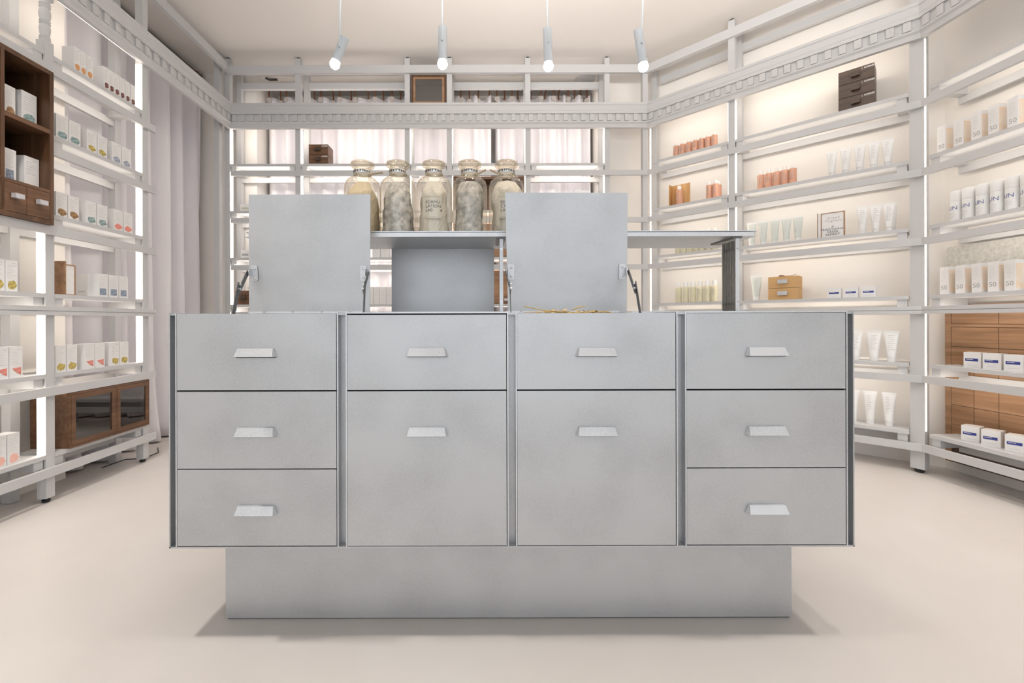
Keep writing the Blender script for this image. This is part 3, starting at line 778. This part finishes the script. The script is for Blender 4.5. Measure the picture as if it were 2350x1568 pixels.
def place(kind, name, cat, fr, k, px0, px1, ytop, d, build, label, group, z=None, yaw=0):
    """px0..px1: the front face measured on the photograph, turned into metres along the wall"""
    s0, s1 = fr.s(px0, d), fr.s(px1, d); w = s1-s0; s = (s0+s1)/2; zz = zb(k) if z is None else z
    Y = fr.Y((px0+px1)/2, d); h = Z(ytop, Y, (px0+px1)/2)-zz
    loc, th = at(fr, s, d, zz, yaw)
    root = thing(name, label, cat, loc, th, group)
    build(w, h)(root)
    return root, w, h
SHELFN = {1:'top shelf',2:'second shelf',3:'third shelf',4:'fourth shelf',5:'fifth shelf',6:'lowest shelf'}
def row(kind, fr, k, edges, ytops, d, dep, desc, where, group, name, cat, h=None, fixed_w=None, picn=None, mk=None, tri=False, cornerfirst=False, z=None):
    """edges: list of (px0,px1); one item is built, then copied"""
    n = len(edges); s0, s1 = fr.s(edges[0][0], d), fr.s(edges[0][1], d)
    ws = [fr.s(b, d)-fr.s(a, d) for a, b in edges]; w = (fixed_w or sum(ws)/n)*.975
    zz = zb(k) if z is None else z
    if h is None:
        hs = [Z(y, fr.Y((a+b)/2, d), (a+b)/2)-zz for (a, b), y in zip(edges, ytops)]; h = sum(hs)/n
    first = None
    for i, (a, b) in enumerate(edges):
        s = (fr.s(a, d)+fr.s(b, d))/2; loc, th = at(fr, s, d, zz+.0003)
        pos = ORD[i]+' ' if n > 1 else ''
        lab = f"{pos}{desc}{' from left' if n > 1 else ''}, {where}"
        if first is None:
            first = thing(name, lab, cat, loc, th, group if n > 1 else None)
            if mk: mk(w, h)(first)
            else: carton(w, dep, h, picn, seed=len(CNT)+3, tri=tri)(first)
            CNT[lab] = 1
        else: dup(first, loc, th, lab, group)
    return w, h
def even(a, b, n, gap=0.):
    st = (b-a)/n; return [(a+i*st+gap/2, a+(i+1)*st-gap/2) for i in range(n)]
C = 'carton'
D = -.035
def yl(px, z_, X_=-2.07): return 0
# --- left wall, far bay
def lrow(k, edges, h, desc, picn, group, d=D, dep=.062, tri=False, where=None, z=None):
    row(None, FL, k, edges, None, d, dep, desc, where or f"{SHELFN[k]}, left shelving", group, 'product_carton', 'box', h=h, picn=picn, tri=tri, z=z)
lrow(1, even(172,215,3), .122, 'slim white carton with orange picture', 'orange', 'cartons with orange pictures')
lrow(1, even(240,313,6), .122, 'slim white carton with burgundy picture', 'burgundy', 'cartons with burgundy pictures')
lrow(2, [(130,158),(158.5,187)], .118, 'white carton with teal picture', 'teal', 'teal cartons on the second left shelf')
lrow(2, [(200,223.5),(224,248)], .112, 'white carton with yellow picture', 'yellow', 'yellow cartons on the second left shelf')
lrow(2, [(257,280),(280.5,302)], .112, 'white carton with blue picture', 'blue', 'blue cartons on the second left shelf')
lrow(3, [(130,154),(155,184)], .118, 'white carton with brown picture', 'brown', 'brown cartons on the third left shelf')
lrow(3, [(197,222),(223,247.5)], .118, 'white carton with teal picture', 'teal', 'teal cartons on the third left shelf')
lrow(3, [(261,283),(283.5,305)], .118, 'white carton with red picture', 'red', 'red cartons on the third left shelf')
lrow(4, [(225,248.5),(249.5,273),(273.5,294)], .124, 'white carton with square blue-grey picture', 'navy', 'blue-grey cartons on the fourth left shelf', dep=.066)
bx = MB(); r_ = thing('product_carton', 'plain white carton turned sideways beside the blue-grey picture cartons', 'box', *at(FL, FL.s(204,-.10), -.075, zb(4)+.0003))
part('box_body', MB().box(-.035,.005,0,.07,0,.122), CARD, r_); part('small_print', MB().box(-.0355,-.035,.012,.05,.022,.03), FAINT, r_)
lrow(5, [(128,150),(151,179)], .128, 'white carton with bright yellow picture', 'yellow', 'bright yellow cartons on the fifth left shelf')
lrow(5, [(193,216.5),(217,241)], .128, 'white carton with coral triangle picture', 'coral', 'coral cartons on the fifth left shelf', tri=True)
lrow(5, [(253,274.5),(275,294.5)], .128, 'white carton with olive yellow picture', 'yellow', 'olive cartons on the fifth left shelf')
# near bay
nb = 'left edge of the photo'
lrow(4, [(-14,7),(8,45.5)], .135, 'carton with yellow landscape picture', 'yellow', 'landscape cartons by the left edge', where='fourth shelf at '+nb)
lrow(5, [(-10,17),(18,55)], .135, 'white carton with coral triangle', 'coral', 'coral cartons by the left edge', tri=True, where='fifth shelf at '+nb)
lrow(6, [(-12,10),(11,49)], .135, 'white carton with pink picture', 'pink', 'pink cartons by the left edge', where='lowest shelf at '+nb)
# --- open walnut cabinet on the left wall
dc = .018
sa, sb_ = FL.s(124.5, dc), sL(1.36)
WC = thing('open_cabinet', 'dark walnut open cabinet with compartments and drawers at the left edge', 'cabinet', *at(FL, sb_, dc, 1.2965))
Wd = sa-sb_; Hc = 2.008-1.2965; dpt = .215
def lw(px): return FL.s(px, dc)-sb_
xd0, xd1 = lw(3), lw(12)
part('outer_frame', MB().box(0,Wd,0,dpt,0,.020).box(0,Wd,0,dpt,Hc-.02,Hc).box(Wd-.018,Wd,0,dpt,.02,Hc-.02).box(0,.018,0,dpt,.02,Hc-.02), WALNUT, WC)
part('back_panel', MB().box(.018,Wd-.018,dpt-.006,dpt,.02,Hc-.02), DARKCAB, WC)  # the cabinet's inner shade is put into this near-black colour
part('divider', MB().box(xd0,xd1,0,dpt-.006,.02,Hc-.02), WALNUT, WC)
part('inner_shelf', MB().box(xd1,Wd-.018,.0,dpt-.006,.418,.438), WALNUTX, WC)
part('inner_shelf', MB().box(.018,Wd-.018,.0,dpt-.006,.145,.158), WALNUTX, WC)
xm_ = (xd0+Wd-.018)/2
for a, b_ in ((xd0+.002,xm_-.001),(xm_+.001,Wd-.0195),(.02,xd0-.002)):
    dr = part('drawer', MB().box(a,b_,-.0,.16,.022,.143), WALNUTX, WC)
    c_ = (a+b_)/2
    part('handle', MB().box(c_-.018,c_+.018,-.026,-.006,.078,.098).box(c_-.006,c_+.006,-.008,0,.082,.094), PULL, dr)
row(None, FL, 2, [(11,37)], None, -.03, .06, 'white carton with brown picture', 'upper compartment of the walnut cabinet', None, 'product_carton', 'box', h=.135, picn='brown', z=1.2965+.438)
row(None, FL, 2, [(50,86)], None, -.03, .075, 'white carton with dark teal picture', 'upper compartment of the walnut cabinet', None, 'product_carton', 'box', h=.145, picn='teal', z=1.2965+.438)
row(None, FL, 2, [(8.5,38.5)], None, -.03, .06, 'white carton with grey-blue picture', 'lower compartment of the walnut cabinet', None, 'product_carton', 'box', h=.142, picn='navy', z=1.2965+.158)
row(None, FL, 2, [(56,91)], None, -.03, .075, 'plain white carton with faint print', 'lower compartment of the walnut cabinet', None, 'product_carton', 'box', h=.138, picn=None, z=1.2965+.158)
# --- wooden two-door cabinet low on the left
dcab = -.0015
s0 = FL.s(161, dcab); s1 = FL.s(342.5, dcab); Wd = s1-s0; z00 = ZK[6]+.0405; H_ = ZK[5]-.002-z00; DP = .195; zz = zb(6)+.0005-z00
Wc = pl[2]-.0225-s0
LC = thing('glass_door_cabinet', 'low walnut cabinet with two smoked glass doors on the lowest left shelf', 'cabinet', *at(FL, s0, dcab, zb(6)+.0003))
Hc2 = ZK[5]-.003-zb(6)
part('carcass', MB().box(0,Wc,.0195,DP,0,.016).box(0,Wc,.0195,DP,Hc2-.016,Hc2).box(0,.016,.0195,DP,.016,Hc2-.016).box(Wc-.016,Wc,.0195,DP,.016,Hc2-.016).box(Wc*.53-.01,Wc*.53+.01,.0195,DP,.016,Hc2-.016).box(.016,Wc-.016,DP-.006,DP,.016,Hc2-.016).box(0,Wd,.0125,.0185,0,.016).box(0,Wd,.0125,.0185,Hc2-.016,Hc2).box(0,.016,.0125,.0195,.016,Hc2-.016).box(Wd-.014,Wd,.0125,.0185,.016,Hc2-.016).box(Wd*.53-.012,Wd*.53+.012,.0125,.0195,.016,Hc2-.016), WALNUTX, LC)
part('face_frame', MB().box(0,Wd,.001,.012,0,.011).box(0,Wd,.001,.012,Hc2-.011,Hc2).box(0,.005,.001,.012,.011,Hc2-.011).box(Wd-.005,Wd,.001,.012,.011,Hc2-.011).box(Wd*.53-.004,Wd*.53+.004,.001,.012,.011,Hc2-.011), WALNUTX, LC)
for a, b_ in ((.0065,Wd*.53-.0055),(Wd*.53+.0055,Wd-.0065)):
    z0_, z1_ = .0125, Hc2-.0125; t2 = .022
    dr = part('door', MB().box(a,b_,0,.011,z0_,z0_+t2).box(a,b_,0,.011,z1_-t2,z1_).box(a,a+t2,0,.011,z0_+t2,z1_-t2).box(b_-t2,b_,0,.011,z0_+t2,z1_-t2), WALNUTX, LC)
    part('glass_pane', MB().box(a+t2,b_-t2,.004,.007,z0_+t2,z1_-t2), PANE, dr)
# --- little wooden display frame, 4th shelf left
FS = thing('card_stand', 'upright wooden frame with white card insert on the fourth left shelf', 'display stand', *at(FL, FL.s(152,-.035), -.035, zb(4)+.0003))
part('side_board', MB().box(-.005,0,0,.058,0,.165), OAKX, FS)
part('frame', MB().box(0,.050,0,.006,0,.004).box(0,.050,0,.006,.146,.151).box(.045,.050,0,.006,.004,.146), OAKX, FS)
part('insert_card', MB().box(0.0005,.0445,.002,.005,.0045,.1455), SCREEN, FS)
# --- back wall
def bplace(px0, px1, d, z): return FB.s(px0, d), FB.s(px1, d)
def wstack(fr, px0, px1, d, z, n, hh, dep, m, label, group, km=None, txt=None, knob='block', yaw=0):
    s0, s1 = fr.s(px0, d), fr.s(px1, d); w = s1-s0
    first = None
    for i in range(n):
        loc, th = at(fr, (s0+s1)/2, d, z+.0003+i*(hh+.0006), yaw)
        if first is None:
            first = thing('drawer_box', label[i], 'box', loc, th, group); drawerbox(w, dep, hh, m, knob, txt, km)(first)
        else: dup(first, loc, th, label[i], group)
hb = (Z(331,FB.Y(730,-.045),730)-zb(1))/2
wstack(FB, 709.5, 753.5, -.045, zb(1), 2, hb-.001, .12, WALNUTX, ['lower of two small walnut drawer boxes on the top back shelf','upper of two small walnut drawer boxes on the top back shelf'], 'walnut drawer boxes on the back shelf', km=DARKW, txt='KORRES')
# smoked-glass display box above the cornice
s0, s1 = FB.s(945,-.03), FB.s(1026,-.03); W_ = s1-s0; zc0, zc1 = 2.5785, 2.827
GB = thing('display_case', 'square dark wooden case with glass front above the cornice', 'cabinet', *at(FB, s0, -.03, zc0))
Hh = zc1-zc0
part('case_frame', MB().box(0,W_,0,.15,0,.018).box(0,W_,0,.15,Hh-.018,Hh).box(0,.018,0,.15,.018,Hh-.018).box(W_-.018,W_,0,.15,.018,Hh-.018), WALNUT, GB)
part('case_back', MB().box(.018,W_-.018,.13,.136,.018,Hh-.018), mat('case_lining', (.16,.14,.13), .7), GB)
dd_ = part('door', MB().box(.018,W_-.018,-.004,.004,.018,.034).box(.018,W_-.018,-.004,.004,Hh-.034,Hh-.018).box(.018,.034,-.004,.004,.034,Hh-.034).box(W_-.034,W_-.018,-.004,.004,.034,Hh-.034), OAKX, GB)
part('glass_pane', MB().box(.034,W_-.034,-.001,.001,.034,Hh-.034), PANE, dd_)
# open wooden box between two rails (behind jars) and drawer cabinet below
s0, s1 = pb[3]+.028, pb[4]-.028; W_ = s1-s0; z0_ = zb(2)+.001; Hh = ZK[1]-.003-z0_
OB = thing('open_wall_box', 'open dark wooden box behind the fourth and fifth glass jars', 'cabinet', *at(FB, s0, -.024, z0_))
part('outer_frame', MB().box(0,W_,0,.15,0,.02).box(0,W_,0,.15,Hh-.02,Hh).box(0,.02,0,.15,.02,Hh-.02).box(W_-.02,W_,0,.15,.02,Hh-.02), WALNUTX, OB)
part('back_panel', MB().box(.02,W_-.02,.144,.15,.02,Hh-.02), WALNUTX, OB)
for kk in (4,):
    z0_ = zb(4)+.001; Hh = ZK[3]-.003-z0_
    DC = thing('drawer_cabinet', 'brown wooden drawer cabinet seen in the gap left of the right lid', 'cabinet', *at(FB, s0, -.024, z0_))
    part('carcass', MB().box(0,W_,.006,.15,0,Hh), OAKX, DC)
    part('upper_panel', MB().box(.004,W_-.004,0,.006,.062,Hh-.004), OAKX, DC)
    for a, b_ in ((.004,W_/2-.001),(W_/2+.001,W_-.004)):
        q = part('drawer', MB().box(a,b_,0,.006,.004,.058), OAKX, DC)
        part('handle', MB().box((a+b_)/2-.02,(a+b_)/2+.03,-.012,0,.024,.042), PULL, q)
    z3 = zb(3)+.001; H3 = ZK[2]-.003-z3
    PB = thing('storage_box', 'plain brown wooden box above the drawer cabinet behind the table', 'cabinet', *at(FB, s0, -.024, z3))
    part('box_body', MB().box(0,W_,.006,.15,0,H3), OAKX, PB); part('front_panel', MB().box(.004,W_-.004,0,.006,.004,H3-.004), OAKX, PB)
# boxes on the back shelves seen beside the lids
def bcarton(px0, px1, k, ytop, label, d=-.05, dep=.06, group=None, band=None):
    s0, s1 = FB.s(px0,d), FB.s(px1,d); w = s1-s0; h = Z(ytop, FB.Y(px0,d), px0)-zb(k)
    r = thing('product_carton', label, 'box', *at(FB,(s0+s1)/2,d,zb(k)+.0003), group)
    part('box_body', MB().box(-w/2,w/2,0,dep,0,h), CARD, r)
    if band: part('printed_band', MB().box(-w*.38,w*.38,-.0007,0,h*.30,h*.55), band, r)
    else:
        mb = MB(); dashes(mb,w,h*.5,h*.8,4,3); part('small_print', mb, FAINT, r)
    return r
bcarton(552,574,2,468,'small white carton with green print above the left lid, second back shelf', band=mat('sage_print',(.55,.58,.45),.6))
bcarton(553,573,3,574,'white carton with grey band left of the left lid, third back shelf', band=GREYT)
for i,(a,b_) in enumerate(((855,873),(874,893))): bcarton(a,b_,3,566,f'{ORD[i]} white carton visible between left lid and back panel, under tabletop', group='cartons in the gap under the table')
for i,(a,b_) in enumerate(((842,857),(857.5,871),(871.5,886),(886.5,901))): bcarton(a,b_,4,659,f'{ORD[i]} tall white carton in the gap right of the left lid', group='tall cartons in the gap beside the left lid')
for i,(a,b_) in enumerate(((1228,1250),(1251,1273),(1320,1350))): bcarton(a,b_,2,447 if i < 2 else 437,f'{ORD[i]} white carton behind the right lid, second back shelf', group='cartons behind the right lid') if i == 2 else None
wstack(FB, 540, 580, -.045, zb(4), 1, Z(667,FB.Y(560,-.045),560)-zb(4)-.001, .12, WALNUTX, ['walnut drawer box on the fourth back shelf, beside the left lid stay'], None, km=DARKW)

_h = Z(667,FB.Y(560,-.045),560)
_r = thing('product_carton', 'small pale carton standing on the walnut drawer box beside the left lid', 'box', *at(FB, FB.s(574,-.06), -.06, _h+.0015))
part('box_body', MB().box(-.025,.025,0,.05,0,.055), CARD, _r); part('printed_band', MB().box(-.02,.016,-.0007,0,.012,.028), MATS['sage_print'], _r)
# --- angled wall
aw = 'angled right shelving'
def arow(k, edges, ytops, d, mk, desc, name, cat, group, where=None, h=None, fr=FA, fw=None):
    row(None, fr, k, edges, ytops, d, .05, desc, where or f"{SHELFN[k]}, angled wall", group, name, cat, h=h, mk=mk, fixed_w=fw)
SB = lambda w, h: bottle(w, h, SALMON)
arow(1, even(1543,1645,7), [330,325,321,316,311,306,301], -.075, lambda w,h: bottle(w,h,SALMON,CLEARCAP,.17,.5), 'salmon bottle with milky cap', 'salmon_bottle', 'bottle', 'salmon bottles on the top angled shelf')
arow(2, even(1736,1828,5), [391,388,384,381,375], -.07, SB, 'salmon bottle with white cap', 'salmon_bottle', 'bottle', 'row of salmon bottles on the second angled shelf')
arow(2, [(1618,1634),(1634,1648)], [416,412], -.06, SB, 'salmon bottle standing right of the wooden angle', 'salmon_bottle', 'bottle', 'pair of salmon bottles')
arow(2, [(1641,1655)], [415], -.115, SB, 'salmon bottle half hidden behind the pair', 'salmon_bottle', 'bottle', None)
arow(2, [(1549,1565)], [426], -.062, SB, 'single salmon bottle standing in front of the honey wood angle', 'salmon_bottle', 'bottle', None, where='second shelf')
WA = thing('wooden_display_angle', 'honey coloured wooden angle board behind a single salmon bottle', 'display stand', *at(FA, FA.s(1542,-.11), -.12, zb(2)+.0003))
wsp = FA.s(1583,-.11)-FA.s(1542,-.11); hA = Z(421,FA.Y(1570,-.11),1570)-zb(2)
part('back_board', MB().box(0,wsp,0,.005,0,hA), HONEY, WA); part('side_board', MB().box(-.005,0,-.05,.005,0,hA), HONEY, WA)
arow(2, even(1893,2054,5,3), [345,338,330,324,316], -.06, lambda w,h: tube(w*.96,h,WHITEP), 'large white tube', 'squeeze_tube', 'tube', 'white tubes on the second angled shelf')
arow(3, even(1711,1844,5,1), [510,507,503,499,494], -.06, lambda w,h: tube(w*.94,h,GREYTUBE), 'pale green tube', 'squeeze_tube', 'tube', 'pale green tubes on the third angled shelf')
arow(3, even(1964,2056,3,1), [474,469,464], -.06, lambda w,h: tube(w*.96,h,WHITEP), 'white tube right of the framed sign', 'squeeze_tube', 'tube', 'white tubes beside the framed sign')
arow(3, [(2036,2062)], [466], -.12, lambda w,h: tube(w*.9,h,WHITEP), 'white tube half hidden behind the others by the corner post', 'squeeze_tube', 'tube', None)
arow(3, even(1547,1646,7,1), [530,529,529,528,528,527,527], -.055, lambda w,h: bottle(w,h,CREAM,WHITEP,.24,.62), 'cream bottle with white cap under the tabletop', 'cream_bottle', 'bottle', 'cream bottles behind the table end', h=None)
arow(4, even(1546,1646,6,1.5), [648,647,646,645,644,643], -.06, lambda w,h: bottle(w,h,CREAM,WHITEP,.25,.72), 'cream bottle with white cap', 'cream_bottle', 'bottle', 'cream bottles on the fourth angled shelf')
arow(4, [(1721,1748)], [632], -.06, lambda w,h: tube(w,h,GREYTUBE), 'single pale tube left of the kraft boxes', 'squeeze_tube', 'tube', None)
arow(4, [(1899,1931),(1937,1970),(1977,2011)], [662,660,657], -.06, lambda w,h: jarbox(w,.055,h), 'small white box with navy band', 'jar_carton', 'box', 'navy-banded boxes on the fourth angled shelf')
arow(5, [(1943,1982),(1987,2023),(2027,2064)], [759,759,760], -.06, lambda w,h: tube(w*.97,h,WHITEP), 'tall white tube right of the counter', 'squeeze_tube', 'tube', 'white tubes on the fifth angled shelf')
arow(6, [(1939,1973),(1980,2012),(2022,2057)], [896,898,901], -.075, lambda w,h: tube(w*.97,h,WHITEP), 'tall white tube right of the counter', 'squeeze_tube', 'tube', 'white tubes on the lowest angled shelf')
# stacked boxes
hh = (Z(155,FA.Y(1966,-.045),1966)-zb(1))/3
wstack(FA, 1925.5, 2008.5, -.045, zb(1), 3, hh-.001, .13, DARKW, ['bottom of three stacked dark wooden drawer boxes, top angled shelf','middle of three stacked dark wooden drawer boxes, top angled shelf','uppermost of three stacked dark wooden drawer boxes, top angled shelf'], 'dark drawer boxes on the top angled shelf', txt='|  KORRES')
hh = (Z(634,FA.Y(1800,-.045),1800)-zb(4))/2
wstack(FA, 1763, 1832, -.045, zb(4), 2, hh-.0005, .13, KRAFT, ['lower of two kraft drawer boxes on the fourth angled shelf','upper of two kraft drawer boxes, dried flower on top'], 'kraft drawer boxes', knob='bar')
fl = MB(); zt = zb(4)+2*hh+.001; r_ = thing('dried_flower', 'small dried flower lying on the upper kraft box', 'dried flower', *at(FA, FA.s(1792,-.07), -.09, zt))
for k in range(9):
    a = k*.7; fl.tube([(0,0,.002),(.010*math.cos(a),.010*math.sin(a),.008+.004*math.sin(3*k)),(.016*math.cos(a),.016*math.sin(a),.004)], .0018, 5)
part('petals', fl, LEATH, r_); part('stem', MB().tube([(.0,0,.003),(.05,.012,.004),(.085,.0,.012)], .0013, 5), LEATH, r_)
# framed sign
d = -.055; s0, s1 = FA.s(1886,d), FA.s(1939.5,d); W_ = s1-s0; Hh = Z(487,FA.Y(1912,d),1912)-zb(3)
SG = thing('framed_sign', 'wooden framed card reading A TRADITIONAL GREEK REMEDY between two tube rows', 'sign', *at(FA, s0, d, zb(3)+.0003))
part('frame', MB().box(-.004,0,0,.012,0,Hh).box(W_-.006,W_,0,.012,0,Hh).box(0,W_-.006,0,.012,Hh-.004,Hh).box(0,W_-.006,0,.012,0,.004).box(0,W_-.006,.009,.012,.004,Hh-.004), OAKX, SG)
part('side_leaf', MB().hexa([(-.017,-.016,0),(-.014,-.017,0),(-.0045,-.001,0),(-.006,.0005,0),(-.017,-.016,Hh),(-.014,-.017,Hh),(-.0045,-.001,Hh),(-.006,.0005,Hh)]), SCREEN, SG)
part('leaf_edge', MB().box(-.0195,-.0165,-.020,-.015,0,Hh), OAKX, SG)
cd = part('card', MB().box(.0005,W_-.0065,.003,.008,.004,Hh-.0045), SCREEN, SG)
text('Greek\nYoghurt', Hh*.135, GREYT, cd, (W_*.5,.0025,Hh*.72), spacing=1.25, line=.85)
text('A\nTRADITIONAL\nGREEK\nREMEDY', Hh*.115, BLACKT, cd, (W_*.48,.0025,Hh*.27), line=.9, spacing=1.08)

# --- right wall
rw = 'far right shelving'
def rrow(k, edges, ytops, d, mk, desc, name, cat, group, h=None, fw=None):
    row(None, FR_, k, edges, ytops, d, .05, desc, f"{SHELFN[k]}, {rw}", group, name, cat, h=h, mk=mk, fixed_w=fw)
def yawrow(k, xs, d, w, dep, h, yaw, mk, desc, name, group):
    """cartons standing with one edge to the room; xs: pixel of the near-left front edge"""
    first = None
    for i, px in enumerate(xs):
        s = FR_.s(px, d); p = FR_.pt(s, d); th = FR_.th+yaw; off = Vector((w/2*math.cos(th), w/2*math.sin(th)))
        loc = (p[0]+off.x, p[1]+off.y, zb(k)+.0003); lab = f"{ORD[i]} {desc} from left, {SHELFN[k]}, {rw}"
        if first is None: first = thing(name, lab, 'box', loc, th, group); mk(w, dep, h)(first)
        else: dup(first, loc, th, lab, group)
yawrow(2, [2152,2191,2231,2269,2313], -.05, .041, .044, .145, -.04, fifty_box, 'white carton marked 50', 'sunscreen_carton', 'cartons marked 50 on the second right shelf')
yawrow(4, [2157,2192.5,2230,2267,2305], -.05, .041, .044, .145, -.04, fifty_box, 'white carton marked 50', 'sunscreen_carton', 'cartons marked 50 on the fourth right shelf')
rrow(3, [(2174,2199),(2200,2229),(2231,2262),(2264,2296),(2298,2331),(2334,2368)], [440,431,423,413,404,395], -.055, sunbottle, 'white bottle lettered in blue', 'sun_bottle', 'bottle', 'white bottles on the third right shelf')
yawrow(5, [2211,2255,2303], -.06, .063, .062, .077, .30, jarbox, 'white cube box with blue band', 'jar_carton', 'blue-banded boxes on the fifth right shelf')
yawrow(6, [2205,2251,2305], -.06, .065, .062, .077, .40, jarbox, 'white cube box with blue band', 'jar_carton', 'blue-banded boxes on the lowest right shelf')
# big drawer cabinet in the wall, right
d = -.195; s0 = FR_.s(2168.5, d); u = .107
BC = thing('drawer_chest', 'large brown wooden cabinet of many drawers behind the right shelving', 'cabinet', *at(FR_, s0, d, .06))
NC = 8; WW = .032+NC*u+.03; HT = .93-.06
part('carcass', MB().box(0,.014,.002,.05,0,HT).box(0,.030,-.0,.006,0,HT).box(.030,WW,0,.006,HT-.012,HT), OAKX, BC)
part('gap_shade_board', MB().box(.014,WW,.006,.05,0,HT), DARKW, BC); part('end_stile', MB().box(WW-.028,WW,0,.006,0,HT-.012).box(WW,WW+.012,.0,.05,0,HT), OAKX, BC)  # dark backing paints the shade in the gaps between drawers
zt = HT-.012; x0 = .032
for ri, hgt in enumerate((.095,.107,.107,.107,.107,.107,.107)):
    if ri == 1:
        part('middle_rail', MB().box(x0-.002,WW,-.001,.006,zt-.016,zt-.001), OAKX, BC); zt -= .017
    wide = 2 if ri < 3 else 1
    for ci in range(NC//wide):
        a = x0+ci*u*wide
        part('drawer', MB().box(a+.0013,a+u*wide-.0013,-.0015,.0055,zt-hgt+.0013,zt-.0013), OAKX, BC)
    zt -= hgt
TP = part('terrazzo_panel', MB().box(0,1.2,0,.02,.985,1.252), TERR)
TP.location = (*FR_.pt(FR_.s(2172,-.215),-.215), 0); TP.rotation_euler = (0,0,FR_.th)
tag(TP, 'speckled grey stone panel on the wall behind the cartons marked 50', 'panel')
# plinth cables under left shelves
cb = part('power_cable', MB().tube([(-2.22,2.50,.008),(-2.15,2.58,.03),(-2.10,2.66,.012),(-2.12,2.80,.006),(-2.2,2.9,.006)], .0032, 6), DARKCAB)
tag(cb, 'loose dark cable on the floor under the left shelving', 'cable')

# ------------------------------------------------------------------ lights
def spot(loc, tgt, e, size, col=(1,.93,.85), blend=.6, r=.03):
    l = bpy.data.lights.new('spot_light', 'SPOT'); l.energy = e; l.spot_size = math.radians(size); l.spot_blend = blend; l.color = col; l.shadow_soft_size = r
    o = bpy.data.objects.new('spot_light', l); COL.objects.link(o); o.location = loc
    o.rotation_euler = (Vector(tgt)-Vector(loc)).to_track_quat('-Z','Y').to_euler(); return o
def area(loc, tgt, e, sx, sy, col=(1,.96,.91)):
    l = bpy.data.lights.new('area_light', 'AREA'); l.shape = 'RECTANGLE'; l.size = sx; l.size_y = sy; l.energy = e; l.color = col
    o = bpy.data.objects.new('area_light', l); COL.objects.link(o); o.location = loc
    o.rotation_euler = (Vector(tgt)-Vector(loc)).to_track_quat('-Z','Y').to_euler(); return o
for root, B in PEND:
    spot((B.x, B.y-.0, B.z-.035), (B.x*1.0, B.y-.25, 0), 9, 110, r=.03)
# daylight through the shop front behind the camera
area((.2, FY+.05, 1.5), (.2, 2, 1.3), 42, 4.8, 2.3, (.86,.93,1.0))
# row of ceiling downlights just in front of the counter, out of the frame
for xx, en in ((-1.55, 140), (-.6, 16), (.4, 14), (1.3, 38), (2.05, 90)):
    spot((xx, 1.12, CEILZ-.05), (xx, 1.12, 0), en, 95, col=(1,.95,.90), blend=.9, r=.09)
# added area light, unseen, brightens the ceiling; no lamp hangs there
area((.55, 1.35, 2.35), (.6, 1.7, CEILZ), 46, 2.6, .2, (1,.955,.91)).data.spread = math.radians(125)

w = bpy.data.worlds.new('sky'); SC.world = w; w.use_nodes = True
w.node_tree.nodes['Background'].inputs['Color'].default_value = (.9,.95,1,1)
w.node_tree.nodes['Background'].inputs['Strength'].default_value = .9

# ------------------------------------------------------------------ camera
cam = bpy.data.cameras.new('camera'); co = bpy.data.objects.new('camera', cam); COL.objects.link(co)
cam.sensor_width = 36; cam.lens = 36*F/2350; cam.clip_start = .02
cam.shift_x = (1175-CX)/2350; cam.shift_y = -(784-CY)/2350
co.matrix_world = Matrix.Translation((0,0,HC)) @ Matrix.Rotation(PI/2, 4, 'X') @ Matrix.Rotation(-.0026, 4, 'Z')
cam.dof.use_dof = True; cam.dof.focus_distance = 1.35; cam.dof.aperture_fstop = 6.3
SC.camera = co
vs = SC.view_settings; vs.view_transform = 'Standard'; vs.look = 'None'; vs.gamma = 1; vs.use_curve_mapping = False; vs.exposure = 0.09
cy = SC.cycles; cy.use_denoising = True; cy.use_adaptive_sampling = True; cy.adaptive_threshold = .05; cy.max_bounces = 8; cy.diffuse_bounces = 5; cy.glossy_bounces = 4; cy.transparent_max_bounces = 16
cy.sample_clamp_indirect = 6; cy.caustics_reflective = False; cy.caustics_refractive = False
